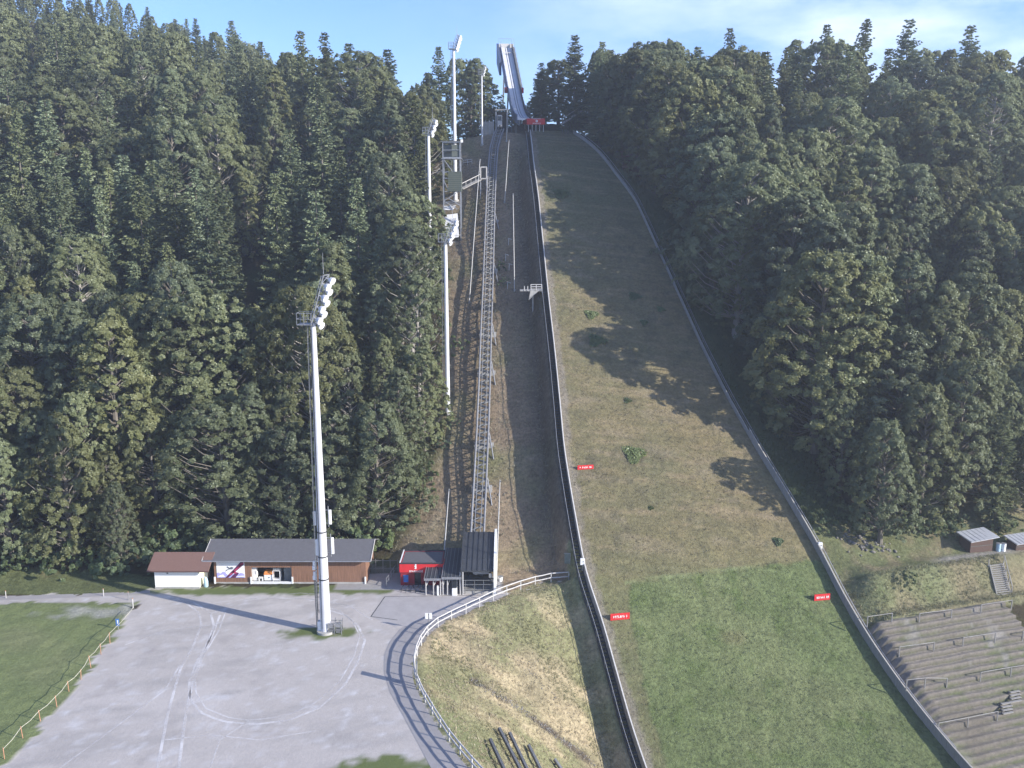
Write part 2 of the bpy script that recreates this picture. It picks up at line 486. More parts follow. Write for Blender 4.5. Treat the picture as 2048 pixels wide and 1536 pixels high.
    e = 1 - ((x - p.x) / 6.5) ** 2 - ((y - p.y) / 2.2) ** 2 + (n2 - .5) * 2.6
    mc = splat(mc, e * 1.2, (.30, .30, .25))
    c = np.where(mead[..., None], mc, c); rough = np.where(mead, .55, rough)
    verge = (y > 93.4) & (y < 99.5 + (n1 - .5) * 3) & (x < -38) & ~lot
    vc = splat(np.broadcast_to(np.array((.12, .135, .06)), c.shape).copy(), (n1 - .45) * 5, (.20, .16, .09))
    c = np.where(verge[..., None], vc, c)
    under = (y < 101.5) & (y > 95.0) & (x > -20) & (x < -1) & (fd <= 0) & (h_left(x, y) < .35)
    c = np.where(under[..., None], np.array((.30, .29, .28)), c); rough = np.where(under, .2, rough)
    return np.concatenate([c, rough[..., None]], -1)
COL = ground_colors(XX, YY)
nx, ny = len(xs), len(ys)
idx = np.arange(nx * ny).reshape(ny, nx)
quads = np.stack([idx[:-1, :-1], idx[:-1, 1:], idx[1:, 1:], idx[1:, :-1]], -1).reshape(-1, 4)
ZZ = ZZ + np.where((COL[..., 3] > .5) & (np.abs(XX) < 75) & (YY < 215), (fbm(XX, YY, .9, 3, 21) - .5) * .22, 0)
gm = ground_mat()
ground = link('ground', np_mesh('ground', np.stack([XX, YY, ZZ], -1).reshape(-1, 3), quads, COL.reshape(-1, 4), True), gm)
tag(ground, kind='structure')

# ------------------------------------------------------------------ landing hill: one sheet of grass
sv = np.arange(46, 184.5, .32); tv = np.linspace(0, 1, 96)
SS, TT = np.meshgrid(sv, tv, indexing='ij')
WW = wL(SS) * (1 - TT) + wR(SS) * TT
LX, LY = xy(SS, WW); LZ = P(SS)
LZ = LZ + (fbm(LX, LY, .8, 3, 31) - .5) * .12 * np.minimum(1, np.minimum(TT, 1 - TT) * 12) + (fbm(LX * .25, LY * 1.4, 1.1, 3, 35) - .5) * .14 * np.minimum(1, np.minimum(TT, 1 - TT) * 12)
# the lower part is fresh turf: its upper border and its left border
gb = sw(*GL(1260, 1163)[:2]), sw(*GL(1515, 1131)[:2])
s_green = gb[0][0] + (WW - gb[0][1]) * (gb[1][0] - gb[0][0]) / (gb[1][1] - gb[0][1])
gl = [sw(*GL(px, py)[:2]) for px, py in [(1258,1166),(1258,1235),(1292,1400),(1330,1536)]]
gl = sorted((a - .01 * i, b) for i, (a, b) in enumerate(gl))
w_green = np.interp(SS, [a for a, b in gl], [b for a, b in gl])
n1 = fbm(LX, LY, 5, 4, 41); n2 = fbm(LX, LY, 1.3, 4, 42); n3 = fbm(LX * .35, LY * 1.5, 1.6, 4, 43); n4 = fbm(LX, LY, 14, 3, 44)
lc = np.zeros(SS.shape + (3,)); lc[:] = (.178, .146, .078)
lc = splat(lc, (n1 - .45) * 4 * .7, (.156, .138, .074))
lc = splat(lc, (n4 - .48) * 4 * .8, (.130, .126, .070))
n6 = fbm(LX * .22, LY * 2.6, 1.0, 3, 48)
lc = splat(lc, (n6 - .52) * 4 * .75, (.215, .172, .105))
lc = splat(lc, (.46 - n6) * 4 * .5, (.115, .105, .062))
lc = splat(lc, (n3 - .60) * 6 * .45 * sm((SS - 88) / 10), (.22, .18, .125))
lc = splat(lc, (n2 - .60) * 5 * .8, (.105, .095, .06))
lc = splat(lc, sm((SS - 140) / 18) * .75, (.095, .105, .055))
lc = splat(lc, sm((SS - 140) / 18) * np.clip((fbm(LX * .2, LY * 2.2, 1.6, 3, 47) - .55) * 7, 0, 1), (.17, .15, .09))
lc = splat(lc, sm((97 - SS) / 9) * .6, (.125, .138, .066))
gmask = sm((s_green - SS + (n2 - .5) * .5) / .35) * sm((WW - w_green + (n2 - .5) * .7) / .4)
gcol = splat(np.broadcast_to(np.array((.117, .142, .061)), lc.shape).copy(), (n1 - .45) * 4, (.136, .155, .071))
gcol = splat(gcol, (n2 - .57) * 4, (.092, .120, .044))
lc = splat(lc, gmask, gcol)
line = np.exp(-((SS - s_green) / .14) ** 2) * (WW > gb[0][1] - .6) * (WW < gb[1][1] + .5)
lc = splat(lc, line * .6, (.20, .24, .11))
strip = sm((1.15 - (WW - wL(SS)) + (n2 - .5) * 1.2) / .5)
lc = splat(lc, strip * .7, (.21, .185, .155))
dirt = sm(1 - ((SS - sw(*GL(1470, 1275)[:2])[0]) / 1.0) ** 2 - ((WW - sw(*GL(1470, 1275)[:2])[1]) / 1.8) ** 2 + (n2 - .5) * 1.5)
lc = splat(lc, dirt * .45, (.15, .13, .07))
LZ = LZ + (fbm(LX, LY, .42, 2, 55) - .5) * .13 * gmask
alpha = .75 + .25 * gmask
n_s, n_t = SS.shape
idx = np.arange(n_s * n_t).reshape(n_s, n_t)
quads = np.stack([idx[:-1, :-1], idx[:-1, 1:], idx[1:, 1:], idx[1:, :-1]], -1).reshape(-1, 4)
top = np.stack([LX, LY, LZ], -1).reshape(-1, 3)
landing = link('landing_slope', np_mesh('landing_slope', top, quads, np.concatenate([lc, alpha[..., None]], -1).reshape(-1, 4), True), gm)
tag(landing, kind='structure')

# ------------------------------------------------------------------ flat paving
def sheet(name, poly_px, m, z=.008, n=1):
    pts = [at_z(px, py, 0) for px, py in poly_px]
    mb = MB(); mb.prism([(p.x, p.y, z - .05) for p in pts], (0, 0, .05)); return tag(mb.build(name, m), kind='structure')
asphalt = mat('pale_asphalt', (.29, .275, .275), .9, var=.10, scale=1.3, bmp=.004)
concrete_flag = mat('pavement_concrete', (.355, .335, .33), .9, var=.10, scale=.8, bmp=.004)
path_pts = [(p[0], p[1]) for p in FENCE]
left_px = [(1000,1186),(945,1203),(890,1222),(840,1240),(800,1258),(778,1285),(768,1312),(768,1345),(780,1385),(805,1430),(832,1480),(862,1536),(900,1600),(965,1690)]
lp = [at_z(px, py, 0)[:2] for px, py in left_px]
def resample(pts, n):
    pts = [Vector((p[0], p[1], p[2] if len(p) > 2 else 0)) for p in pts]
    L = [0]
    for a, b in zip(pts, pts[1:]): L.append(L[-1] + (b - a).length)
    q = np.linspace(0, L[-1], n)
    return [Vector([np.interp(t, L, [p[i] for p in pts]) for i in range(3)]) for t in q]
fr = resample(FENCE[4:], 80); fl = resample(lp[3:], 80)
mb = MB(); vs = []; fs = []
for i, (a, b) in enumerate(zip(fl, fr)): vs += [(a.x, a.y, .014), (b.x - .15, b.y, .014)]
for i in range(79): fs.append((2 * i, 2 * i + 1, 2 * i + 3, 2 * i + 2))
mb.add(vs, fs); tag(mb.build('path', asphalt), kind='structure')
sheet('forecourt_pavement', [(742,1233),(770,1193),(860,1193),(985,1190),(1008,1187),(1100,1170),(1040,1183),(960,1214),(885,1248),(858,1264),(806,1250),(790,1254)][::1], concrete_flag, .006)
mb = MB()
jl = [[(742,1233),(770,1193)],[(770,1193),(985,1190)],[(742,1233),(795,1240)]]
for a, b in jl:
    mb.beam(at_z(*a, .009), at_z(*b, .009), .10, .012)
tag(mb.build('pavement_joint', mat('dark_joint', (.10, .10, .10), .9)), kind='structure')
mb = MB()
a = resample([at_z(px, py, 0) for px, py in [(-80,1202),(60,1199),(150,1195),(230,1191),(300,1186)]], 30)
b = resample([at_z(px, py, 0) for px, py in [(-80,1193),(60,1191),(150,1188),(230,1185),(300,1180)]], 30)
vs = []; fs = []
for p, q_ in zip(a, b): vs += [(p.x, p.y, .012), (q_.x, q_.y, .012)]
for i in range(29): fs.append((2 * i, 2 * i + 1, 2 * i + 3, 2 * i + 2))
mb.add(vs, fs); tag(mb.build('access_road', mat('road_asphalt', (.32, .30, .295), .9, var=.08, scale=1.)), kind='structure')

# worn tyre lines in the gravel: paler fine gravel, broken up
m, nt, b = nodes('fine_gravel')
f = ramp(nt, noise(nt, .35, 6, coords(nt), .65), .30, .62)
fa = N(nt, 'ShaderNodeMath', operation='MULTIPLY'); nt.links.new(f, fa.inputs[0]); fa.inputs[1].default_value = .85
b.inputs['Base Color'].default_value = (.68, .655, .645, 1); b.inputs['Roughness'].default_value = .95
nt.links.new(fa.outputs[0], b.inputs['Alpha'])
tr = MB()
def track(px, wd=.24, gap=0.):
    pts = resample([at_z(a, b_, 0) for a, b_ in px], 60)
    for i in range(59):
        p, q_ = pts[i], pts[i + 1]; n_ = Vector((-(q_ - p).y, (q_ - p).x, 0)).normalized()
        w0 = wd / 2
        tr.add([(p + n_ * (gap - w0)) + Vector((0, 0, .006)), (p + n_ * (gap + w0)) + Vector((0, 0, .006)), (q_ + n_ * (gap + w0)) + Vector((0, 0, .006)), (q_ + n_ * (gap - w0)) + Vector((0, 0, .006))], [(0, 1, 2, 3)])
arc = [(310,1190),(370,1205),(398,1225),(403,1250),(385,1295),(362,1335),(350,1375),(335,1430),(315,1536)]
track(arc); track([(a + 22 + (b_ - 1200) * .06, b_ + 2) for a, b_ in arc])
loop = [(440,1230),(425,1270),(395,1320),(378,1365),(380,1395),(400,1425),(445,1443),(510,1449),(580,1440),(640,1415),(690,1370),(718,1320),(730,1280),(715,1250),(690,1230),(640,1215)]
track(loop); track([(a + (12 if a < 500 else -10), b_ - 8) for a, b_ in loop], .13)
track([(560,1195),(640,1200),(700,1212),(745,1240)], .14); track([(430,1205),(520,1196),(620,1198),(760,1222)], .14)
track([(250,1290),(330,1260),(420,1250)], .12); track([(120,1536),(250,1440),(330,1380),(360,1330)], .15); track([(420,1536),(440,1480),(500,1440)], .13)
track([(560,1190),(600,1186),(690,1192)], .12); track([(330,1480),(420,1470),(520,1480),(640,1460)], .12)
tag(tr.build('gravel_ruts', m), kind='structure')

# ------------------------------------------------------------------ standing terraces
tm, nt, b = nodes('terrace_soil')
at = N(nt, 'ShaderNodeVertexColor'); at.layer_name = 'Col'; co = coords(nt)
k = ramp(nt, noise(nt, 2.6, 6, co, .75), .25, .8, (.55, .55, .55, 1), (1.35, 1.33, 1.3, 1))
nt.links.new(mixc(nt, at.outputs[0], k, 1.0, 'MULTIPLY'), b.inputs['Base Color']); b.inputs['Roughness'].default_value = .95
bump(nt, b, noise(nt, 4, 5, co, .7), .6, .08)
NT = 21; dq = (TQ1 - TQ0) / NT
V, Fq, CC = [], [], []
rr = np.linspace(0, 1, 150)
lines = []
for i in range(NT):
    q1 = TQ1 - i * dq; q0 = q1 - dq; zt = TZ - TG * (TQ1 - (q1 + q0) / 2)
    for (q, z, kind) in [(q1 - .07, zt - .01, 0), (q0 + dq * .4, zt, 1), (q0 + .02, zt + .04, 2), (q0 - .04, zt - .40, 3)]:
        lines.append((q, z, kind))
lines.append((TQ0 - .1, TZ - TG * (TQ1 - TQ0) - .6, 0))
for (q, z, kind) in lines:
    rs_ = np.linspace(25, 95, 400); x_, y_ = qxy(q, rs_); s_, w_ = sw(x_, y_)
    r0 = rs_[np.argmax(w_ > wR(s_) + .12)]
    r1 = 84.
    r = r0 + (r1 - r0) * rr ** 1.0
    x_, y_ = qxy(q + (fbm(r, r * 0 + q, 3, 3, 61) - .5) * .22, r)
    z_ = z + (fbm(x_, y_, 2.2, 3, 62) - .5) * .13
    se, we = sw(x_, y_); ke = sm((we - wR(se) - .1) / 1.9); z_ = (P(se) + .35) * (1 - ke) + z_ * ke
    nn = fbm(x_, y_, 2.4, 4, 63); n5 = fbm(x_, y_, 7, 3, 64)
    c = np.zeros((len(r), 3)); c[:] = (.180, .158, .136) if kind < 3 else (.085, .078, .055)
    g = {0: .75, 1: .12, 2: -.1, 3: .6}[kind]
    c = splat(c, (nn - .50 + g * .35) * 4 * np.clip((n5 - .30) * 4, .15, 1), (.085, .098, .045))
    c = splat(c, (n5 - .6) * 4, (.125, .11, .09))
    c = splat(c, (nn - .62) * 5, (.22, .205, .20))
    V += list(np.stack([x_, y_, z_], -1)); CC += list(np.concatenate([c, np.ones((len(r), 1))], -1))
V = np.array(V); n_l = len(lines); idx = np.arange(n_l * len(rr)).reshape(n_l, len(rr))
quads = np.stack([idx[:-1, :-1], idx[1:, :-1], idx[1:, 1:], idx[:-1, 1:]], -1).reshape(-1, 4)
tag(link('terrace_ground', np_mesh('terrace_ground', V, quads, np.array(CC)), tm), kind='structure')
def terrace_z(x, y):
    q, r = qr(x, y); i = int(np.clip((TQ1 - q) / dq, 0, NT - 1)); return TZ - TG * (i + .5) * dq
def GT(px, py):
    x, y = hit(px, py, lambda a, b: np.where(qr(a, b)[0] < TQ1, TZ - TG * (TQ1 - qr(a, b)[0]), height(a, b)))
    return Vector((x, y, terrace_z(x, y) if qr(x, y)[0] < TQ1 else hz(x, y)))
# ------------------------------------------------------------------ trees
def leaf_mat(name, c, c2, trans=.52):
    m = bpy.data.materials.new(name); m.use_nodes = True; nt = m.node_tree; nt.nodes.clear()
    out = nt.nodes.new('ShaderNodeOutputMaterial')
    oi = nt.nodes.new('ShaderNodeObjectInfo')
    co = coords(nt)
    f = noise(nt, .55, 3, co)
    a = mixc(nt, c, c2, ramp(nt, f, .35, .65))
    hs = nt.nodes.new('ShaderNodeHueSaturation'); nt.links.new(a, hs.inputs['Color'])
    mr = N(nt, 'ShaderNodeMapRange'); nt.links.new(oi.outputs['Random'], mr.inputs[0]); mr.inputs[3].default_value = .70; mr.inputs[4].default_value = 1.35
    nt.links.new(mr.outputs[0], hs.inputs['Value'])
    w = N(nt, 'ShaderNodeTexWhiteNoise', noise_dimensions='1D'); nt.links.new(oi.outputs['Random'], w.inputs['W'])
    mh = N(nt, 'ShaderNodeMapRange'); nt.links.new(w.outputs[0], mh.inputs[0]); mh.inputs[3].default_value = .472; mh.inputs[4].default_value = .52
    nt.links.new(mh.outputs[0], hs.inputs['Hue'])
    ms = N(nt, 'ShaderNodeMapRange'); nt.links.new(w.outputs[0], ms.inputs[0]); ms.inputs[3].default_value = 1.0; ms.inputs[4].default_value = .75
    nt.links.new(ms.outputs[0], hs.inputs['Saturation'])
    d = nt.nodes.new('ShaderNodeBsdfDiffuse'); t = nt.nodes.new('ShaderNodeBsdfTranslucent')
    nt.links.new(hs.outputs[0], d.inputs[0]); nt.links.new(hs.outputs[0], t.inputs[0])
    g = nt.nodes.new('ShaderNodeBsdfGlossy'); g.inputs['Roughness'].default_value = .45; g.inputs['Color'].default_value = (.5, .55, .5, 1)
    mx = nt.nodes.new('ShaderNodeMixShader'); mx.inputs[0].default_value = trans
    nt.links.new(d.outputs[0], mx.inputs[1]); nt.links.new(t.outputs[0], mx.inputs[2])
    m2 = nt.nodes.new('ShaderNodeMixShader'); m2.inputs[0].default_value = .05
    nt.links.new(mx.outputs[0], m2.inputs[1]); nt.links.new(g.outputs[0], m2.inputs[2])
    nt.links.new(m2.outputs[0], out.inputs[0]); return m
LEAF = leaf_mat('broad_leaves', (.158, .188, .076), (.212, .234, .104))
LEAF2 = leaf_mat('shrub_leaves', (.12, .175, .065), (.16, .215, .085))
NEEDLE = leaf_mat('spruce_needles', (.116, .150, .068), (.162, .192, .092), .15)
BARK = streaked('tree_bark', (.10, .085, .07), (.20, .18, .155), (2, 2, .4), .9, .03, 3)
BARKP = streaked('pale_bark', (.22, .20, .18), (.36, .34, .31), (2, 2, .4), .9, .03, 3)

def unit(v): return v / np.maximum(np.linalg.norm(v, axis=-1, keepdims=True), 1e-9)
def leaves(c, nrm, ln, wd, rs, along=None):
    """diamond leaves at c with normals nrm"""
    n = len(c)
    a = along if along is not None else rs.randn(n, 3)
    u = unit(np.cross(nrm, a)); v = unit(np.cross(u, nrm))
    if along is not None: u, v = v, u
    ln = np.asarray(ln).reshape(-1, 1) * np.ones((n, 1)); wd = np.asarray(wd).reshape(-1, 1) * np.ones((n, 1))
    vs = np.stack([c - u * ln * .5, c + v * wd * .5, c + u * ln * .5, c - v * wd * .5], 1).reshape(-1, 3)
    return vs, np.arange(4 * n).reshape(-1, 4)
def broadleaf(seed, H, Rc, cb, ncl=64, spr=7, lv=42, lsz=.25, irregular=.25, top=.55):
    rs = np.random.RandomState(seed)
    cs, ns, al = [], [], []
    trunk = MB()
    lean = rs.randn(2) * .02 * H
    axisp = lambda z: np.array([lean[0] * (z / H) ** 2, lean[1] * (z / H) ** 2, z])
    tz = np.linspace(0, H * .9, 9)
    trunk.tube([axisp(z) for z in tz], [max(.05, (.26 + .006 * H) * (1 - .93 * z / H) * (1.35 if z == 0 else 1)) for z in tz], 7)
    lob = rs.rand(6) * 2 * np.pi
    for i in range(ncl):
        t = (i + rs.rand()) / ncl
        t = t ** .85
        env = (math.sqrt(max(0., 1 - ((t - .40) / .625) ** 2)) if top > .5 else (np.sin(np.pi * min(1, .16 + .84 * t)) + 1e-6) ** .62 * (1 - .10 * t)) + .05
        th = i * 2.399 + rs.randn() * .4
        rr_ = Rc * env * (1 + irregular * np.sin(2 * th + lob[0] + 4 * t) + irregular * .6 * np.sin(3 * th + lob[1] - 5 * t))
        rho = rr_ * np.sqrt(rs.uniform(.55, 1.0))
        z = H * (cb + (1 - cb) * (t * .95 + .02)) + rs.randn() * .35
        ax = axisp(z)
        c0 = ax + np.array([math.cos(th) * rho, math.sin(th) * rho, -.12 * rho])
        cr = rs.uniform(.6, 1.5) * Rc * .150
        if i % 3 == 0:
            zb = max(H * .12, z - rho * .8 - 1)
            trunk.tube([axisp(zb), axisp(zb) * .4 + c0 * .6 + np.array([0, 0, -.15 * rho]), c0], [.10, .06, .02], 4, False)
        for j in range(spr):
            d = unit(rs.randn(3) + np.array([math.cos(th) * .8, math.sin(th) * .8, .55]))
            sc_ = c0 + d * np.array([cr, cr, cr * .62]) * rs.uniform(.55, 1.05)
            o = unit(np.array([d[0], d[1], -.25 + .3 * rs.randn()]) + rs.randn(3) * .2)
            nr = unit(np.array([d[0] * .9 + math.cos(th) * .35, d[1] * .9 + math.sin(th) * .35, .75]) + rs.randn(3) * .2)
            o = unit(o - nr * o.dot(nr)); sd = np.cross(nr, o)
            L = rs.uniform(.8, 1.35) * cr * .75
            a_ = rs.rand(lv) ** .8; b_ = rs.randn(lv) * .27 * (1.15 - a_ * .7)
            pts = sc_ + o * ((a_ - .35) * L)[:, None] + sd * (b_ * L)[:, None] + nr * (rs.randn(lv) * .07 * L - (a_ ** 2) * .18 * L)[:, None]
            cs.append(pts); ns.append(unit(nr + rs.randn(lv, 3) * .36))
    c = np.concatenate(cs); n_ = np.concatenate(ns)
    v, f = leaves(c, n_, rs.uniform(.75, 1.3, len(c)) * lsz, rs.uniform(.5, .8, len(c)) * lsz, rs)
    return v, f, trunk
def spruce(seed, H, Rc, base=.1, dens=1.0, sparse=0.):
    rs = np.random.RandomState(seed)
    trunk = MB(); tz = np.linspace(0, H * .985, 8)
    trunk.tube([(0, 0, z) for z in tz], [max(.02, (.012 * H) * (1 - z / H)) for z in tz], 7)
    cs, ns, al, ls = [], [], [], []
    z = H * base
    while z < H * .985:
        t = (z - H * base) / (H * (1 - base))
        nb = int(rs.randint(5, 8))
        for k in range(nb):
            if rs.rand() < sparse: continue
            th = rs.rand() * 2 * np.pi
            L = Rc * (1 - t) ** .74 * rs.uniform(.55, 1.15) * (min(1, .62 + t * 4)) + .10
            dr = -.42 + .75 * t + rs.randn() * .08
            m = max(2, int(L / .30 * dens))
            u = np.linspace(.12, 1, m)
            h = np.array([math.cos(th), math.sin(th)])
            p = np.stack([h[0] * u * L, h[1] * u * L, z + dr * u * L + .22 * L * u ** 2.2], -1)
            for side in (-1, 0, 1):
                cnt = len(p)
                ang = th + side * rs.uniform(.6, 1.1, cnt)
                ln = (.30 + .40 * (1 - u) * min(1.4, L / 2.2)) * rs.uniform(.8, 1.25, cnt) + .12
                d = np.stack([np.cos(ang), np.sin(ang), -.35 + .2 * rs.randn(cnt) + 0 * ang], -1); d = unit(d)
                cs.append(p + d * (ln * .5)[:, None] + rs.randn(cnt, 3) * .04)
                nn = unit(np.stack([rs.randn(cnt) * .35 + h[0] * .35, rs.randn(cnt) * .35 + h[1] * .35, np.ones(cnt)], -1))
                ns.append(nn); al.append(d); ls.append(ln * 1.25)
        z += rs.uniform(.36, .62) * (H / 24) ** .5
    c, n_, a_, l_ = map(np.concatenate, (cs, ns, al, ls))
    # hanging twigs
    v1, f1 = leaves(c, n_, l_, l_ * .36, rs, a_)
    n2_ = unit(np.cross(a_, np.array([0, 0, 1.])) + rs.randn(len(c), 3) * .2)
    v2, f2 = leaves(c + np.array([0, 0, -.10]), n2_, l_ * .8, l_ * .38, rs, a_)
    return np.concatenate([v1, v2]), np.concatenate([f1, f2 + len(v1)]), trunk
BL = []; SP = []
for i, (H, Rc, cb, n, irr, tp) in enumerate([(24, 4.5, .08, 330, .24, .6), (27, 4.2, .06, 360, .28, .4), (22, 4.6, .10, 320, .34, .6), (27, 4.2, .30, 260, .32, .4), (25, 4.1, .05, 350, .22, .4), (20, 3.8, .06, 270, .34, .4), (26, 5.0, .16, 380, .32, .6), (28, 3.7, .08, 330, .26, .4)]):
    v, f, tk = broadleaf(100 + i, H, Rc, cb, n, irregular=irr, top=tp)
    me = np_mesh('crown', v, f); me.materials.append(LEAF)
    t = bpy.data.meshes.new('trunk'); t.from_pydata(tk.v, [], tk.f); t.update(); t.materials.append(BARKP if i in (3, 6) else BARK)
    BL.append((me, t, H, Rc))
for i, (H, Rc, b_, sp_) in enumerate([(26, 4.0, .06, .05), (24, 3.3, .04, .08), (28, 4.6, .10, .12), (22, 3.3, .04, .05), (25, 3.8, .3, .25)]):
    v, f, tk = spruce(200 + i, H, Rc, b_, 1.0, sp_)
    me = np_mesh('crown', v, f); me.materials.append(NEEDLE)
    t = bpy.data.meshes.new('trunk'); t.from_pydata(tk.v, [], tk.f); t.update(); t.materials.append(BARK)
    SP.append((me, t, H, Rc))
def shrub_mesh(seed, h, r, n=26):
    v, f, tk = broadleaf(seed, h, r, .05, n, 9, 26, .22, .3, .6)
    me = np_mesh('foliage', v, f); me.materials.append(LEAF2); return me
SH = [shrub_mesh(300, 2.6, 1.5), shrub_mesh(301, 3.4, 1.7, 30), shrub_mesh(302, 1.7, 1.5, 20)]

_sky_l = ([-300,0,90,180,230,260,300,345,385,430,465,500,535,548,575,640,700,780,850,900,960,975], [-40,-24,0,22,44,46,46,40,40,52,48,75,102,100,88,86,98,104,104,100,112,150])
_sky_r = ([1060,1075,1100,1130,1160,1190,1230,1290,1340,1400,1500,1580,1620,1700,1780,1850,1950,2048,2400], [190,150,118,92,76,74,76,70,72,82,76,56,56,62,62,60,66,62,60])
def sky_limit(px):
    if px < 1000: return np.interp(px, *_sky_l)
    return np.interp(px, *_sky_r)
placed = []                # (x, y, crown radius)
TREE_LOG = []
def free(x, y, d):
    for (a, b_, r) in placed:
        if (a - x) ** 2 + (b_ - y) ** 2 < (d) ** 2: return False
    return True
def put_tree(kind, x, y, h, label, group, rs, z=None, proto=None, wide=1.0):
    lib = BL if kind == 'broad' else SP
    me, tk, H, Rc = lib[proto if proto is not None else rs.randint(len(lib))]
    k = h / H; kw = k * rs.uniform(1.0, 1.36) * wide
    root = empty('broadleaf_tree' if kind == 'broad' else 'spruce_tree', (x, y, (hz(x, y) if z is None else z) - .15), label, 'tree', group, rs.rand() * 6.28)
    root.scale = (kw, kw, k)
    link('trunk', tk, parent=root); link('crown', me, parent=root)
    placed.append((x, y, Rc * kw)); TREE_LOG.append((kind, x, y, h)); return root
rs = np.random.RandomState(5)
# trees one can single out, by pixel of their tip, by distance and by height
named = [
 ('spruce', 600, 57, 196, 21, 'pointed spruce on the skyline, left one of the pair above the broad dome-shaped tree', 0),
 ('spruce', 648, 60, 197, 21, 'bushy spruce on the skyline, right one of the pair above the broad dome-shaped tree', 0),
 ('spruce', 697, 84, 200, 17, 'small slim spruce on the skyline, right of the tall pair', 3),
 ('spruce', 775, 96, 199, 17, 'dark spruce top standing just above the treeline left of the tallest white mast', 3),
 ('spruce', 877, 90, 192, 23, 'narrow spruce rising close to the left of the tallest white floodlight mast', 1),
 ('spruce', 390, 34, 262, 22, 'tallest spruce on the far skyline of the upper left wood', 0),
 ('spruce', 462, 38, 258, 22, 'spruce on the far skyline, just right of the tallest of the upper left wood', 0),
 ('spruce', 350, 36, 275, 18, 'small spruce on the far skyline, left of the tallest one of the upper left wood', 3),
 ('spruce', 520, 80, 248, 18, 'spruce on the falling far skyline where the sky dips behind the left wood', 1),
 ('spruce', 430, 362, 136, 25, 'pale slender spruce at the right end of the spruce stand, beside the dark gap', 1),
 ('spruce', 345, 318, 140, 24, 'tall slender spruce in the middle of the spruce stand in the left wood', 0),
 ('spruce', 300, 315, 143, 24, 'slender spruce left of the middle of the spruce stand in the left wood', 1),
 ('spruce', 245, 305, 146, 24, 'slim spruce whose tip stands out in the spruce stand of the left wood', 3),
 ('spruce', 170, 290, 150, 23, 'spruce with a long narrow tip at the left end of the spruce stand', 1),
 ('spruce', 125, 352, 141, 20, 'short spruce at the left edge of the spruce stand in the left wood', 3),
 ('spruce', 388, 330, 143, 23, 'spruce between the two tallest tips at the right of the spruce stand', 0),
 ('spruce', 640, 215, 158, 30, 'old spruce with a bare pale upper trunk behind the dark gap of the left wood', 4),
 ('spruce', 578, 250, 152, 27, 'broad spruce left of the bare-topped old spruce in the left wood', 2),
 ('spruce', 1460, 52, 196, 22, 'sharp dark spruce tip on the skyline of the right wood, first from the ski jump', 1),
 ('spruce', 1820, 32, 192, 27, 'tallest spruce on the skyline of the right wood', 2),
 ('spruce', 1733, 34, 204, 20, 'thin spruce on the right skyline, left of the tallest spruce', 3),
 ('spruce', 1942, 46, 198, 21, 'spruce on the right skyline, first to the right of the tallest spruce', 0),
 ('spruce', 1655, 46, 206, 19, 'small spruce tip on the skyline halfway along the right wood', 3),
 ('spruce', 1083, 122, 194, 17, 'spruce with drooping branches at the edge of the sky right of the inrun ramp', 2),
 ('spruce', 1150, 66, 190, 21, 'spruce at the skyline where the right wood begins above the take-off', 0),
 ('spruce', 1530, 125, 168, 24, 'broad spruce with spread branches in the upper right wood', 2),
 ('spruce', 1480, 215, 160, 21, 'brownish spruce below the broad one in the right wood', 4),
 ('broad', 1092, 150, 206, 17, 'dark leafy tree at the edge of the sky right of the inrun ramp', 5),
 ('broad', 1118, 118, 200, 18, 'dark crown behind the drooping spruce right of the inrun ramp', 2),
 ('broad', 1068, 195, 212, 9, 'low dark tree just right of the foot of the inrun ramp', 5),
 ('broad', 1006, 207, 212, 7, 'low tree top showing above the lift top shelter', 5),
 ('broad', 1030, 216, 214, 6, 'low tree top between the lift top shelter and the inrun ramp', 2),
 ('broad', 985, 212, 210, 7, 'low tree top left of the lift top shelter', 0),
 ('broad', 940, 112, 196, 19, 'tall leafy tree at the right end of the left wood, against the sky', 1),
 ('broad', 968, 128, 200, 17, 'last leafy tree of the left wood beside the sky gap', 4),
 ('broad', 1152, 205, 205, 9, 'low dark tree under the walkway at the top of the right board fence', 2),
 ('broad', 1180, 190, 204, 10, 'dark crown just right of the walkway at the top of the right board fence', 0),
 ('broad', 1990, 140, 172, 27, 'sunlit thin-crowned tree on a long bare trunk at the right edge of the photo', 3),
 ('broad', 1590, 390, 128, 21, 'pale sunlit tree whose crown stands out in the middle of the right wood', 4),
 ('broad', 1655, 430, 126, 17, 'small pale crown right beside the sunlit tree in the middle of the right wood', 5),
 ('broad', 1810, 650, 116, 14, 'light green tree catching sun in the shady lower right wood', 5),
 ('broad', 440, 800, 107, 15, 'dense dark leafy tree right behind the grey-roofed wooden shed', 2),
 ('broad', 150, 470, 128, 29, 'big broad leafy tree at the left, below the spruce stand', 6),
 ('broad', 640, 480, 128, 28, 'tall leafy tree behind the top of the nearest floodlight mast', 1),
 ('broad', 845, 690, 117, 17, 'olive leafy tree at the wood edge beside the lift track', 4),
 ('broad', 700, 100, 188, 22, 'broad dome-shaped tree under the skyline spruces left of the tall white masts', 6),
 ('spruce', 215, 330, 144, 22, 'spruce half hidden between the slim tips at the left of the spruce stand', 1),
 ('spruce', 275, 345, 138, 20, 'shorter front spruce in the middle of the spruce stand', 3),
 ('spruce', 410, 372, 134, 19, 'shorter front spruce left of the pale slender one beside the dark gap', 0),
 ('broad', 500, 610, 126, 14, 'pale slim young tree standing in the dark gap of the left wood', 5),
]
for kind, px, py, y, h, lab, pr in named:
    p = at_y(px, py, y)
    zg = hz(p.x, y)
    h2 = max(p.z - zg, 6.0)
    h = h2 if h2 < h * 1.6 else h * 1.3
    put_tree(kind, p.x, y, h, lab, None, rs, proto=pr, wide=min(1.15, .6 + .5 * 24 / max(h, 10)))
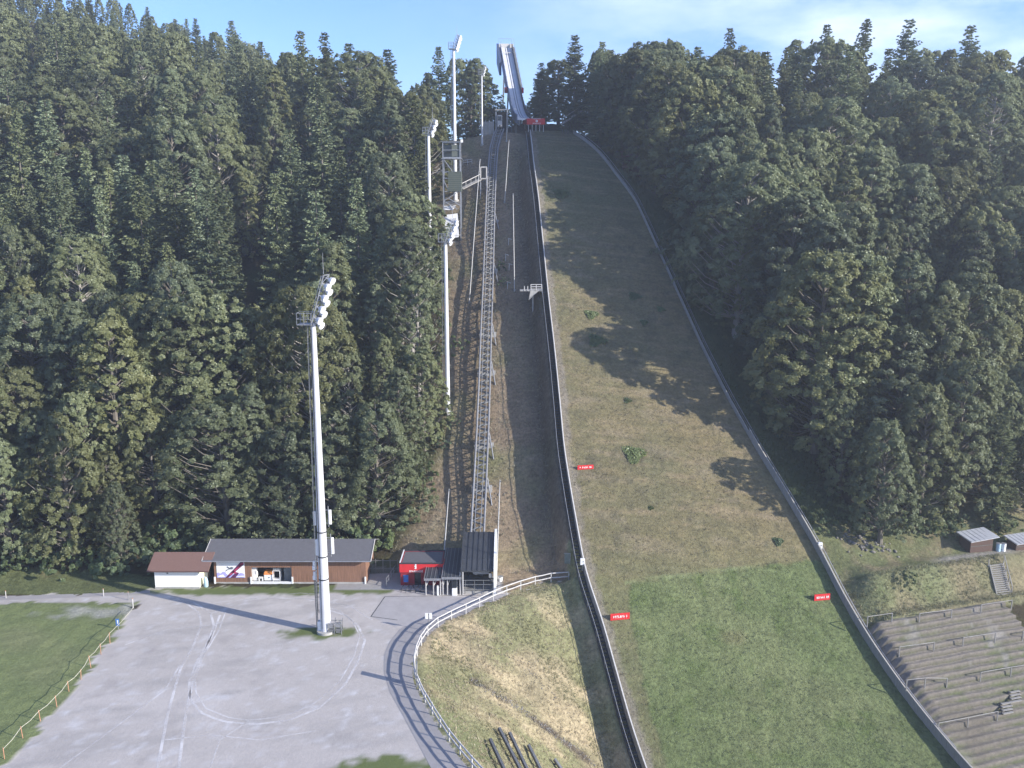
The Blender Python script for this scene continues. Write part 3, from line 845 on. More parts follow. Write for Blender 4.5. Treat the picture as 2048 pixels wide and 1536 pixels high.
def lab_for(kind, x, y):
    px, py = pix(x, y, hz(x, y) + 15)
    side = 'left' if x < 4 else 'right'
    spec = {'broad': 'leafy tree', 'spruce': 'spruce'}[kind]
    if side == 'left':
        if y > 205: where = 'far up the hill of the left wood, below its skyline'
        elif y > 170: where = 'high in the left wood, level with the upper masts' if px > 550 else 'high in the left wood, at the left of the photo'
        elif px > 760: where = 'at the edge of the left wood, along the lift track'
        elif y < 118: where = 'at the foot of the left wood, behind the shed and hut' if px > 280 else 'at the foot of the left wood, by the access road'
        elif px < 300: where = 'in the lower left wood, near the left edge of the photo'
        else: where = 'in the middle of the left wood, above the wooden shed'
    else:
        if y > 180: where = 'on the upper right hill, along the skyline'
        elif px < 1480: where = 'along the edge of the right wood, beside the landing slope'
        elif y < 122: where = 'at the foot of the right wood, above the terraces'
        elif y < 150: where = 'in the middle of the shady right wood'
        else: where = 'high in the right wood, below the skyline'
    return ('dark green ' if kind == 'spruce' else 'bushy green ') + spec + ' ' + where, ('spruces ' if kind == 'spruce' else 'leafy trees ') + where
GAPS = [(500, 650, 70, 110), (520, 470, 52, 90), (1390, 470, 26, 40)]
cnt = {'broad': sum(t[0] == 'broad' for t in TREE_LOG), 'spruce': sum(t[0] == 'spruce' for t in TREE_LOG)}
CAP = {'broad': 299, 'spruce': 230}
cand = []
for i in range(26000):
    y = 99 + (rs.rand() ** 1.15) * 222
    x = rs.uniform(-.70, .68) * (y + 14)
    cand.append((x, y))
cand.sort(key=lambda p: p[1] // 14)
FAR = []
for x, y in cand:
    s, w = sw(x, y); dl = wL(s) - w; dr = w - wR(s)
    if x < 5 and dl > 0:
        xb = np.interp(y, [98, 103, 118, 140, 165, 184, 190, 210, 230], [-19, -16.5, -11.5, -13, -17, -17, -9.5, -10, -16])
        if x > xb: continue
        if y < 105.5 and -46 < x: continue
        if y < 100: continue
        if y > 205 and x > -30 - (y - 205) * .5: continue
    elif dr > 0:
        if y > 210: continue
        if dr < np.interp(s, [90, 105, 130, 160, 175, 184, 215], [9, 8, 6.5, 5, 4.5, 5, 6]): continue
        q, r = qr(x, y)
        if q < 84.6: continue
        if dr < 10 and s > 184 and x < 10: continue
    elif s > 196 and dr > -30 and x > 9.5 + (s - 196) * .12: pass
    else: continue
    pst = pix(x, y, hz(x, y) + 26)[0]; stand = x < 0 and 100 < pst < 452 and 132 < y < 153
    sd = np.interp(y, [100, 150, 200, 300], [4.9, 5.7, 6.7, 8.4])
    if x > 4 and 0 < dr < 22 and s > 103: sd = 4.4
    if stand: sd = 4.6
    if not free(x, y, sd * rs.uniform(.85, 1.12)): continue
    z = hz(x, y)
    px, py = pix(x, y, z + 2)
    mid = pix(x, y, z + 12)
    if any(((mid[0] - a) / ra) ** 2 + ((mid[1] - b_) / rb) ** 2 < 1 for a, b_, ra, rb in GAPS): continue
    kn = fbm(x, y, 26, 3, 71)
    kind = 'spruce' if rs.rand() < np.clip((kn - .42) * 3.4, .12, .75) + (.35 if x < -26 and 134 < y < 154 and x > -62 else 0) else 'broad'
    if x > 4 and kind == 'spruce' and rs.rand() < .7: kind = 'broad'
    if kind == 'spruce' and x > -20 and y < 170 and rs.rand() < .5: kind = 'broad'
    if y < 125 and x < 0: kind = 'broad' if rs.rand() < .93 else kind
    h = rs.uniform(15, 26) if kind == 'broad' else rs.uniform(17, 29)
    if stand: kind = 'spruce'; h = rs.uniform(24, 31)
    if y < 112: h *= rs.uniform(.60, .95)
    if x > 4 and dr < 9 and s < 116: h *= rs.uniform(.4, .6)
    elif x > 4 and dr < 26 and s > 103: h = max(h, rs.uniform(22, 28))
    if x > 4 and dr > 26 and q < 92: h *= rs.uniform(.55, .9)
    lim = sky_limit(px) + (rs.uniform(0, 48) if kind == 'broad' else rs.uniform(-6, 30))
    if 90 < px < 455 and y < 134: lim = max(lim, 470 + rs.uniform(0, 80))
    if stand: lim = max(lim, rs.uniform(300, 400))
    if 450 <= px < 560 and y < 134: lim = max(lim, 760)
    hmax = ztop(lim, y) - z
    if hmax < 7 and x < -62 and y > 205: hmax = rs.uniform(8, 13)
    if hmax < 5: continue
    h = min(h, hmax)
    if h < 5: continue
    if cnt[kind] >= CAP[kind]: FAR.append((kind, x, y, h)); placed.append((x, y, 4)); continue
    lab, grp = lab_for(kind, x, y)
    front = y < 113 or (x > 4 and dr > 0 and (q < 97 or dr < 14))
    pr = None
    if kind == 'broad': pr = int(rs.choice([0, 2, 6, 0, 2, 6, 1, 5, 7, 4] if x > 4 else [0, 1, 2, 4, 5, 6, 7, 0, 2]) if front or x > 4 else rs.choice([0, 1, 2, 3, 4, 5, 6, 7, 2, 6]))
    if stand: lab, grp = 'tall slender spruce in the dense spruce stand of the left wood', 'spruces of the stand in the left wood'
    put_tree(kind, x, y, h, lab, grp, rs, proto=pr, wide=.78 if stand else 1.); cnt[kind] += 1
print('trees', cnt, 'far', len(FAR))
if FAR:            # the rest of the wood: one mass
    va, fa, off = [], [], 0
    for kind, x, y, h in FAR:
        me, tk, H, Rc = (BL if kind == 'broad' else SP)[rs.randint(5)]
        n = len(me.vertices); co_ = np.empty(n * 3, np.float32); me.vertices.foreach_get('co', co_); co_ = co_.reshape(-1, 4, 3)
        keep = co_[rs.rand(len(co_)) < .38].reshape(-1, 3) * (h / H); 
        cen = keep.reshape(-1, 4, 3).mean(1, keepdims=True); keep = ((keep.reshape(-1, 4, 3) - cen) * 1.5 + cen).reshape(-1, 3)
        keep = keep + np.array([x, y, hz(x, y)])
        va.append(keep); fa.append(np.arange(len(keep)).reshape(-1, 4) + off); off += len(keep)
    me = np_mesh('distant_wood', np.concatenate(va), np.concatenate(fa)); me.materials.append(LEAF)
    tag(link('distant_wood', me), 'mass of small trees on the hills far behind', 'wood', None, 'stuff')
# ------------------------------------------------------------------ materials for the built things
WHITE = mat('white_paint', (.74, .74, .735), .5, var=.06, scale=2)
OFFW = mat('weathered_white_wood', (.46, .445, .43), .75, var=.15, scale=4, bmp=.004)
GALV = mat('galvanised_steel', (.33, .335, .35), .45, .55, .18, 3)
DKGAL = mat('dull_grey_steel', (.20, .205, .21), .55, .4, .2, 3)
DARK = mat('dark_steel', (.045, .048, .055), .6, .2, .2, 3)
MASTP = mat('pale_mast_coating', (.60, .60, .62), .45, .1, .06, .6)
RED = mat('red_panel', (.55, .030, .035), .5, var=.12, scale=1.2)
DKRED = mat('dark_red_panel', (.25, .02, .03), .55, var=.12, scale=1.2)
BLUEP = mat('blue_sign_paint', (.05, .16, .42), .5)
GLASS = mat('dark_glass', (.02, .025, .03), .12, 0, .1, 1, spec=.5)
LENS = mat('lamp_lens', (.70, .72, .75), .15, 0, .05, 2, spec=.6)
CONC = mat('weathered_concrete', (.36, .35, .33), .9, var=.18, scale=1.5, bmp=.01)
ANTH = streaked('anthracite_sheet', (.030, .033, .038), (.048, .052, .06), (1.2, .2, 1), .55, .004, 3)
ROOFG = streaked('grey_roof_felt', (.095, .093, .10), (.125, .122, .132), (.5, .5, .5), .85, .006, 6)
ROOFB = streaked('brown_roof_tiles', (.15, .085, .068), (.19, .11, .088), (.8, 2, 2), .85, .01, 5)
BOARD = streaked('brown_boards', (.12, .062, .038), (.29, .155, .098), (5, 5, .25), .8, .02, 2.2)
GREYWD = streaked('grey_weathered_wood', (.20, .19, .175), (.34, .325, .30), (3, 3, .3), .85, .012, 3)
DARKWD = streaked('dark_tarred_wood', (.06, .052, .045), (.13, .115, .10), (3, 3, 1), .85, .012, 3)
SHEDWD = streaked('dark_brown_boards', (.06, .035, .028), (.11, .065, .05), (1, 1, 5), .85, .012, 3)
RENDER = mat('white_wall_render', (.80, .79, .76), .85, var=.05, scale=1.5, bmp=.004)
CREAM = mat('cream_wall_render', (.72, .70, .52), .85, var=.06, scale=1.5)
OLIVE = streaked('olive_slats', (.075, .085, .07), (.115, .125, .105), (.6, .6, 6), .7, .02, 2)
ORANGE = mat('orange_plastic', (.62, .24, .07), .5, var=.1)
ORPOST = mat('weathered_orange_post', (.40, .21, .13), .8, var=.2)
TARP = mat('pale_tarpaulin', (.66, .66, .68), .6, var=.12, scale=2, bmp=.02)
GREENP = mat('dark_green_paint', (.035, .06, .045), .6, var=.15)
LIGHTBLUE = mat('pale_blue_plastic', (.38, .52, .60), .5, var=.1)
PAPER = mat('printed_white_sheet', (.80, .80, .82), .5, var=.03)
LILAC = mat('printed_lilac', (.38, .36, .68), .5, var=.2, scale=2)
PLUM = mat('printed_plum', (.10, .03, .09), .5, var=.3, scale=3)
CRIM = mat('printed_crimson', (.42, .05, .12), .5, var=.3, scale=3)
SLATE = mat('printed_slate', (.12, .14, .18), .5, var=.3, scale=3)
ROPE = mat('pale_rope', (.55, .52, .42), .8)
TREAD = mat('dark_stair_grating', (.060, .066, .075), .6, .3, .25, 4)
STONE = mat('grey_rubble', (.16, .15, .138), .9, var=.35, scale=1.5, bmp=.02)

# ------------------------------------------------------------------ floodlight masts
def floodlight_mast(base, zt, r0, r1, rack, nl, label, platform=1.2, panels=False, ladder=True, sections=False):
    T = Thing('floodlight_mast', base, label, 'floodlight mast', None)
    b = Vector(base); top = Vector((b.x, b.y, zt))
    n = 12; zz = [0] + list(np.linspace(.02, 1, 9))
    T.part('pole', MB().tube([b.lerp(top, t) for t in zz], [r0 * 1.05] + [r0 + (r1 - r0) * t for t in zz[1:]], 14), MASTP)
    mb = MB(); mb.tube([b + Vector((0, 0, -.2)), b + Vector((0, 0, .25))], r0 * 1.7, 14)
    T.part('foundation', mb, CONC)
    k = r1 / .26
    if ladder:
        mb = MB(); off = lambda z: Vector((-(r0 + (r1 - r0) * (z - b.z) / (zt - b.z)) - .22, -.08, 0))
        a, c = b + Vector((0, 0, 2.2)), top
        for sx in (-.2, .2):
            mb.beam(a + off(a.z) + Vector((0, sx, 0)), c + off(c.z) + Vector((0, sx, 0)), .055)
        z = a.z
        while z < zt - .3:
            p = Vector((b.x, b.y, z)) + off(z); mb.beam(p + Vector((0, -.2, 0)), p + Vector((0, .2, 0)), .03)
            if int((z - a.z) / .35) % 6 == 0: mb.beam(p, p - off(z) * .6, .05)
            z += .35
        T.part('ladder', mb, DKGAL)
    # service platform left of the pole head
    pw = platform; pc = top + Vector((-pw * .5, 0, 0))
    pm = MB().box(pc, (pw, pw * 1.1, .07))
    pf = T.part('platform', pm, GALV)
    mb = MB()
    for dx in (-.5, 0, .5):
        for dy in (-.55, .55):
            mb.beam(pc + Vector((dx * pw, dy * pw, 0)), pc + Vector((dx * pw, dy * pw, 1.1)), .05)
    for z in (.55, 1.1):
        q = [pc + Vector((sx * pw * .5, sy * pw * .55, z)) for sx, sy in ((-1, -1), (1, -1), (1, 1), (-1, 1))]
        for i in range(4): mb.beam(q[i], q[(i + 1) % 4], .045)
    T.part('railing', mb, GALV, parent=pf)
    # lamp rack: a leaning ladder frame with the lamps on its right-hand face
    p0 = top + Vector((.1, 0, -.1)); p1 = p0 + Vector(rack); d = (p1 - p0).normalized(); side = Vector((.25, .97, 0)).normalized(); out = d.cross(side).normalized()
    if out.x < 0: out = -out
    hw = .55 * k
    mb = MB()
    for s_ in (-1, 1): mb.beam(p0 + side * s_ * hw, p1 + side * s_ * hw, .10 * k)
    m_ = 6
    for i in range(m_ + 1):
        q = p0.lerp(p1, i / m_); mb.beam(q - side * hw, q + side * hw, .08 * k)
        if i < m_:
            q2 = p0.lerp(p1, (i + 1) / m_); mb.beam(q - side * hw, q2 + side * hw, .05 * k)
    mb.beam(p0.lerp(p1, .05) - out * .45 * k, p0.lerp(p1, .95) - out * .45 * k, .07 * k)
    for t in (.1, .4, .7, .95): mb.beam(p0.lerp(p1, t) - out * .45 * k, p0.lerp(p1, t), .05 * k)
    rk = T.part('lamp_rack', mb, GALV)
    ax = (out * .8 + Vector((.25, -.35, -.35))).normalized()
    for i in range(nl):
        t = (i + .35) / nl; s_ = (-1 if i % 2 else 1) * hw * .55
        c = p0.lerp(p1, t) + side * s_ + out * .20 * k
        hd = MB().tube([c, c + ax * .16 * k, c + ax * .42 * k, c + ax * .52 * k], [.10 * k, .24 * k, .36 * k, .37 * k], 12)
        hd.beam(c - out * .25 * k, c + ax * .2 * k, .08 * k)
        lm = T.part('lamp', hd, MASTP)
        T.part('lens', MB().tube([c + ax * .50 * k, c + ax * .535 * k], [.33 * k, .33 * k], 12), LENS, parent=lm)
    T.part('lightning_rod', MB().tube([p1 - out * .3, p1 - out * .3 + Vector((0, 0, 1.9 * k))], [.035, .015], 5), GALV)
    if panels:
        def zat(py): return ztop(py, b.y)
        for (px, py0, py1) in ((629.5, 1022, 1050), (660.5, 1019, 1048), (634, 1078, 1110), (665.5, 1074, 1107)):
            z0, z1 = zat(py1), zat(py0); x = at_y(px, (py0 + py1) / 2, b.y).x
            zc = (z0 + z1) / 2; pr = r0 + (r1 - r0) * (zc - b.z) / (zt - b.z)
            mb = MB().box((x, b.y - .1, zc), (.27, .16, z1 - z0))
            pn = T.part('antenna_panel', mb, WHITE, bevel=.03)
            mb = MB()
            xi = x + (.18 if x < b.x else -.18)
            mb.tube([(xi, b.y, z0 - .3), (xi, b.y, z1 + .35)], .045, 6)
            for z in (z0 + .1, z1 - .05): mb.beam((xi, b.y, z), (b.x, b.y, z), .06); mb.beam((xi, b.y, z), (x, b.y - .05, z), .05)
            T.part('bracket', mb, GALV, parent=pn)
        mb = MB()
        for i, py in enumerate((1063, 1112, 1157)):
            z = zat(py); pr = r0 + (r1 - r0) * (z - b.z) / (zt - b.z)
            mb.tube([(b.x, b.y, z - .06), (b.x, b.y, z + .06)], pr + .03, 14)
        T.part('clamp_ring', mb, DARK)
        mb = MB()
        for i, py in enumerate((1126, 1135, 1147, 1155)):
            z = zat(py); mb.box((b.x - .85 - .06 * (i % 2), b.y - .05, z), (.30, .22, .42))
        mb.tube([(b.x - .72, b.y, zat(1163)), (b.x - .72, b.y, zat(1112))], .05, 6)
        T.part('radio_unit', mb, WHITE)
        mb = MB()
        for dx in (.80, .92): mb.tube([(b.x - dx + .06, b.y - .1, .2), (b.x - dx, b.y - .1, zat(1150))], .045, 6)
        for z in np.arange(1.0, zat(1150), 1.4): mb.beam((b.x - .9, b.y - .1, z), (b.x - .3, b.y, z), .05)
        T.part('cable_conduit', mb, DKGAL)
        mb = MB(); mb.beam((b.x - .25, b.y - r0 * .8, .5), (b.x - .15, b.y - r1 * .9, zt - .5), .10, .06)
        T.part('cable_tray', mb, DARK)
    return T
mb_ = at_z(652, 1264, 0)
zt = ztop(648, mb_.y)
MAIN = floodlight_mast(mb_, zt, .54, .27, (1.30, .2, 4.7), 9, 'tall white floodlight mast with antenna panels standing in the gravel lot', 1.35, True)
for (bx, by, ptop, r0, r1, rk, nl, lab) in [
    (897, 826, (890, 484), .36, .24, (1.15, .1, 3.2), 8, 'white floodlight mast at the wood edge, its head just below the white tarpaulins'),
    (857, 505, (858, 268), .38, .26, (.95, .1, 2.6), 6, 'floodlight mast half sunk in the trees left of the judges tower'),
    (911, 402, (907, 98), .40, .24, (.8, .1, 2.5), 8, 'tallest floodlight mast, rising behind the judges tower into the sky'),
    (963, 290, (964, 150), .20, .13, (.5, .1, 1.8), 6, 'slim floodlight mast left of the lift top station')]:
    g = G(bx, by); x = at_y(ptop[0], ptop[1], g.y).x
    floodlight_mast((x * .7 + g.x * .3, g.y, g.z), ztop(ptop[1], g.y), r0, r1, rk, nl, lab, .9 if r1 > .2 else .7)
p = at_z(642.5, 1266, 0)
T = Thing('electrical_cabinet', p, 'white electrical cabinet at the left foot of the nearest mast', 'cabinet')
T.part('body', MB().box(p + Vector((0, .25, .62)), (.72, .5, 1.16)), WHITE, bevel=.02)
T.part('plinth', MB().box(p + Vector((0, .25, .04)), (.78, .56, .12)), CONC)
T.part('lock', MB().box(p + Vector((.18, -.012, .3)), (.09, .03, .07)), DARK)
p = at_z(671, 1270, 0)
T = Thing('mast_equipment_rack', p, 'grey steel rack of switch boxes at the right foot of the nearest mast', 'equipment rack')
mb = MB()
for dx in (-.75, -.1, .6):
    for dy in (.1, .8): mb.beam(p + Vector((dx, dy, 0)), p + Vector((dx, dy, 1.5 if dx > -.5 else 1.2)), .06)
for z in (.5, 1.2):
    for dy in (.1, .8): mb.beam(p + Vector((-.75, dy, z)), p + Vector((.6, dy, z)), .06)
T.part('frame', mb, GALV)
for dx, z, w_ in ((-.5, .85, .5), (-.45, .3, .55), (.22, .95, .5), (.25, .35, .45)):
    T.part('switch_box', MB().box(p + Vector((dx, .3, z)), (w_, .35, .42)), GALV if z > .5 else DKGAL, bevel=.02)
mb = MB(); mb.tube([p + Vector((.1, .1, 1.6)), p + Vector((.5, .3, 1.3)), p + Vector((.7, .3, .6)), p + Vector((.4, .2, .1))], .05, 6)
T.part('cable_loop', mb, DKGAL)

# ------------------------------------------------------------------ long wooden shed
def X(px, y, z): return (px - 1024) / F * (y * cp + (CAM_Z - z) * sp)
y0 = at_z(580, 1167, 0).y; xl, xr = X(430, y0, 0), X(733, y0 + .1, 0); ydeep = y0 + 5.4
T = Thing('wooden_shed', ((xl + xr) / 2, y0, 0), 'long brown boarded shed with a grey roof, an open bay and a ski jumping poster', 'shed')
hw_ = 3.05; xo0, xo1 = X(503, y0, 1), X(584, y0, 1); zo = ztop(1135, y0)
mb = MB()
mb.box(((xl + xo0) / 2, y0 + .08, hw_ / 2), (xo0 - xl, .16, hw_)); mb.box(((xo0 + xo1) / 2, y0 + .08, (hw_ + zo) / 2), (xo1 - xo0, .16, hw_ - zo))
mb.box(((xo1 + xr) / 2, y0 + .08, hw_ / 2), (xr - xo1, .16, hw_))
mb.box((xl + .08, (y0 + .16 + ydeep) / 2, hw_ / 2), (.16, ydeep - y0 - .16, hw_)); mb.box((xr - .08, (y0 + .16 + ydeep) / 2, hw_ / 2), (.16, ydeep - y0 - .16, hw_))
mb.box(((xl + xr) / 2, ydeep + .08, hw_ / 2), (xr - xl, .16, hw_))
for xs_ in (xl, xr - .16):
    mb.prism([(xs_, y0 + .02, hw_), (xs_, ydeep, hw_), (xs_, y0 + 2.72, hw_ + .95)], (.15, 0, 0))
for x in (xo1 + .02, X(641, y0, 1)): mb.beam((x, y0 - .02, 0.1), (x, y0 - .02, hw_), .08, .05, up=(0, 1, 0))
T.part('wall', mb, BOARD)
mb = MB(); rise = 1.05; ov = .75
yr = y0 + 2.7; e0 = y0 - ov; e1 = ydeep + ov; zr = hw_ + .15 + rise
x0_, x1_ = X(404, e0, 3), X(741, e0, 3)
th = .12
for ya, yb in ((e0, yr), (e1, yr)):
    mb.prism([(x0_, ya, hw_ - .12), (x0_, yb, zr), (x0_, yb, zr + th), (x0_, ya, hw_ - .12 + th)], (x1_ - x0_, 0, 0))
rf = T.part('roof', mb, ROOFG)
T.part('gutter', MB().tube([(x0_, e0 - .05, hw_ - .07), (x1_, e0 - .05, hw_ - .07)], .07, 8), GALV, parent=rf)
T.part('barge_board', MB().beam((x1_ + .03, e0, hw_ - .04), (x1_ + .03, yr, zr + .06), .05, .2).beam((x0_ - .03, e0, hw_ - .04), (x0_ - .03, yr, zr + .06), .05, .2), OFFW, parent=rf)
T.part('base_course', MB().box(((xl + xo0) / 2, y0 - .02, .09), (xo0 - xl, .08, .18)).box(((xo1 + xr) / 2, y0 - .02, .09), (xr - xo1, .08, .18)), CONC)
mb = MB()
for x in (xl + .05, xo0 - .05, xo1 + .05, xr - .08): mb.box((x, y0 - .10, .42), (.16, .12, .84))
T.part('downpipe_guard', mb, WHITE)
mb = MB().box(((xo0 + xo1) / 2, y0 - .03, .12), (xo1 - xo0, .22, .24)); T.part('threshold', mb, WHITE)
# bay interior
mb = MB().box(((xo0 + xo1) / 2, y0 + 3.2, zo / 2), (xo1 - xo0, .08, zo)).box(((xo0 + xo1) / 2, y0 + 1.7, .04), (xo1 - xo0, 2.9, .06))
T.part('bay_lining', mb, DKGAL)
T.part('bay_door', MB().box((xo1 - .55, y0 + .6, zo * .48), (1.0, .06, zo * .9)), DKGAL)
# poster
px0, px1 = X(433, y0, 2), X(489, y0, 2); pz1, pz0 = ztop(1122, y0), ztop(1155, y0)
yq = y0 - .03
PO = T.part('poster', MB().box(((px0 + px1) / 2, yq + .008, (pz0 + pz1) / 2), (px1 - px0, .03, pz1 - pz0)), PAPER)
def PQ(u, v, k=0): return (px0 + u * (px1 - px0), yq - .010 - .004 * k, pz0 + v * (pz1 - pz0))
def ppoly(name, m, shapes, k):
    mb = MB()
    for s_ in shapes: mb.prism([PQ(u, v, k) for u, v in s_], (0, .003, 0))
    T.part(name, mb, m, parent=PO)
ppoly('mountain_print', LILAC, [[(0, 0), (.98, 0), (.98, .22), (.86, .30), (.78, .22), (.66, .26), (.4, .12), (.30, .34), (.22, .36), (.12, .24), (.06, .32), (0, .28)]], 0)
ppoly('snow_print', PAPER, [[(.02, .04), (.30, .04), (.22, .20), (.10, .14)], [(.62, .05), (.96, .05), (.96, .12), (.75, .10)]], 1)
ppoly('ramp_print', PLUM, [[(.30, 0), (.40, 0), (.98, .78), (.98, 1), (.90, 1), (.62, .52)], [(.48, 0), (.66, 0), (.80, .28), (.70, .34)]], 2)
ppoly('rail_print', CRIM, [[(.44, .18), (.50, .16), (.98, .86), (.98, .95)], [(.54, .30), (.60, .44), (.74, .30), (.66, .24)], [(.78, .62), (.84, .60), (.93, .86), (.88, .88)]], 3)
ppoly('jumper_print', SLATE, [[(.30, .36), (.44, .50), (.56, .50), (.62, .60), (.55, .66), (.46, .60), (.40, .70), (.36, .64), (.44, .54), (.34, .46)]], 4)
# things standing in the bay
def px_item(name, label, cat, px, py, dy, dims, m, extra=None):
    y = y0 + dy; x = X(px, y, .5); b = Vector((x, y, .075))
    t = Thing(name, b, label, cat); return t, b
t, b = px_item('fridge', 'tall white fridge at the left of the open shed bay', 'fridge', 508, 0, .45, 0, 0)
t.part('body', MB().box(b + Vector((0, .3, .95)), (.62, .58, 1.84)), WHITE, bevel=.02); t.part('door', MB().box(b + Vector((0, -.02, .98)), (.60, .05, 1.7)), WHITE)
t.part('handle', MB().box(b + Vector((.24, -.06, 1.1)), (.03, .03, .4)), DKGAL)
t, b = px_item('ice_chest', 'white chest with an orange lid in the middle of the shed bay', 'chest', 536.5, 0, .55, 0, 0)
t.part('body', MB().box(b + Vector((0, .35, .38)), (.98, .66, .70)), WHITE, bevel=.03); t.part('lid', MB().prism([b + Vector(v) for v in ((-.52, 0, .74), (.52, 0, .74), (.50, .35, 1.12), (-.46, .35, 1.10))], (0, .35, 0)), ORANGE)
t.part('latch', MB().box(b + Vector((.1, -.0, .42)), (.10, .05, .10)), DARK)
t, b = px_item('steel_trolley', 'white framed trolley right of the orange-lidded chest', 'trolley', 553, 0, .5, 0, 0)
mb = MB()
for dx in (-.4, .4):
    for dy in (0, .5): mb.beam(b + Vector((dx, dy, 0)), b + Vector((dx, dy, 1.25)), .06)
for z in (.12, 1.25):
    for dy in (0, .5): mb.beam(b + Vector((-.4, dy, z)), b + Vector((.4, dy, z)), .06)
t.part('frame', mb, WHITE); t.part('shelf', MB().box(b + Vector((0, .25, .18)), (.8, .5, .08)), WHITE); t.part('top_box', MB().box(b + Vector((0, .25, 1.45)), (.74, .5, .24)), OFFW)
t, b = px_item('folding_stool', 'small white stool frame on the floor left of the orange-lidded chest', 'stool', 521, 0, .35, 0, 0)
mb = MB()
for dx in (-.2, .2): mb.beam(b + Vector((dx, 0, 0)), b + Vector((dx, 0, .42)), .06); mb.beam(b + Vector((dx, .3, 0)), b + Vector((dx, .3, .42)), .06)
t.part('leg_frame', mb, WHITE); t.part('seat', MB().box(b + Vector((0, .15, .44)), (.5, .42, .06)), WHITE)
t, b = px_item('hanging_lamp', 'white lamp shade hanging in the dark shed bay', 'lamp', 527, 0, 1.0, 0, 0)
t.part('lamp_shade', MB().tube([b + Vector((0, 0, 1.72)), b + Vector((0, 0, 2.0))], [.48, .14], 12), WHITE); t.part('cord', MB().tube([b + Vector((0, 0, 2.0)), b + Vector((0, 0, 2.35))], .02, 5), DARK)

# ------------------------------------------------------------------ white hut
hy = at_z(355, 1177, 0).y; hx0, hx1 = X(311, hy, 0), X(399, hy, 0); hd = 3.6
T = Thing('white_hut', ((hx0 + hx1) / 2, hy, 0), 'low white rendered hut with a brown pitched roof left of the long shed', 'hut')
hh = 2.25
mb = MB().box(((hx0 + hx1) / 2, hy + hd / 2, hh / 2 + .12), (hx1 - hx0, hd, hh - .24 + .24)); T.part('wall', mb, RENDER)
mb = MB().box((hx1 + .03, hy + hd / 2, hh / 2 + .1), (.05, hd - .1, hh - .1)); T.part('gable_wall', mb, CREAM)
rx0, rx1 = X(294, hy - .6, 2.2), X(417, hy - .6, 2.2); yr = hy + hd / 2; zr = hh + 1.25
mb = MB()
for ya in (hy - .65, hy + hd + .65): mb.prism([(rx0, ya, hh - .02), (rx0, yr, zr), (rx0, yr, zr + .14), (rx0, ya, hh + .12)], (rx1 - rx0, 0, 0))
rf = T.part('roof', mb, ROOFB)
T.part('gutter', MB().tube([(rx0, hy - .7, hh + .04), (rx1, hy - .7, hh + .04)], .06, 8), mat('brown_metal', (.10, .05, .04), .5), parent=rf)
T.part('plinth', MB().box(((hx0 + hx1) / 2, hy + hd / 2, .10), (hx1 - hx0 + .06, hd + .06, .2)), CONC)
T.part('wall_lamp', MB().box((X(335, hy, 2), hy - .05, 1.85), (.16, .1, .12)), DKGAL)
b = Vector((X(411, hy + .4, .5), hy + .5, 0))
T = Thing('covered_standing_bag', b, 'pale blue sack standing in the gap between hut and shed', 'sack')
T.part('body', MB().tube([b, b + Vector((0, 0, .1)), b + Vector((.02, 0, .6)), b + Vector((-.03, 0, 1.0)), b + Vector((-.06, 0, 1.2))], [.22, .27, .26, .22, .06], 10), LIGHTBLUE)
T.part('tie', MB().tube([b + Vector((-.04, 0, 1.05)), b + Vector((-.045, 0, 1.1))], .17, 10), ROPE)
b = Vector((X(409, hy + 1.6, .5), hy + 1.6, 0))
T = Thing('leaning_panel', b, 'grey board leaning upright in the gap between hut and shed', 'board')
T.part('panel', MB().box(b + Vector((0, .05, 1.05)), (.75, .06, 2.1)), DKGAL); T.part('edge_batten', MB().box(b + Vector((0, 0, 2.06)), (.78, .05, .08)), OFFW)

# ------------------------------------------------------------------ red kiosk, canopy, lift valley station
ky = at_z(840, 1171, 0).y; kx0, kx1 = X(801, ky, 1), X(886, ky, 1); kz = ztop(1127, ky); kd = 3.5
T = Thing('red_kiosk', ((kx0 + kx1) / 2, ky, 0), 'red flat-roofed ticket kiosk with a white emblem and lettering', 'kiosk')
dx0, dx1 = X(829, ky, 1), X(842, ky, 1)
mb = MB(); mb.box(((kx0 + dx0) / 2, ky + .08, kz / 2), (dx0 - kx0, .16, kz)); mb.box(((kx1 + dx1) / 2, ky + .08, kz / 2), (kx1 - dx1, .16, kz)); mb.box(((dx0 + dx1) / 2, ky + .08, (kz + 2.1) / 2), (dx1 - dx0, .16, kz - 2.1))
mb.box((kx0 + .08, ky + .16 + kd / 2, kz / 2), (.16, kd, kz)); mb.box((kx1 - .08, ky + .16 + kd / 2, kz / 2), (.16, kd, kz)); mb.box(((kx0 + kx1) / 2, ky + kd + .24, kz / 2), (kx1 - kx0, .16, kz))
T.part('wall', mb, DKRED)
T.part('door', MB().box(((dx0 + dx1) / 2, ky + .12, 1.05), (dx1 - dx0, .06, 2.1)), GLASS)
T.part('fascia', MB().box(((kx0 + kx1) / 2, ky - .06, kz - .50), (kx1 - kx0 + .12, .12, 1.05)).box((kx0 - .06, ky + kd / 2 + .1, kz - .5), (.12, kd + .3, 1.05)).box((kx1 + .06, ky + kd / 2 + .1, kz - .5), (.12, kd + .3, 1.05)), RED)
rf = T.part('roof', MB().box(((kx0 + kx1) / 2, ky + kd / 2 + .1, kz - .08), (kx1 - kx0 - .05, kd + .15, .10)), ROOFG)
mb = MB(); zz_ = kz + .06
for (a, b_) in (((kx0, ky - .1), (kx0, ky + kd + .3)), ((kx0, ky + kd + .3), (kx1, ky + kd + .3)), ((kx1, ky + kd + .3), (kx1, ky - .1)), ((kx1, ky - .1), (kx0, ky - .1))):
    mb.beam((*a, zz_), (*b_, zz_), .10, .14)
T.part('parapet', mb, DARK, parent=rf)
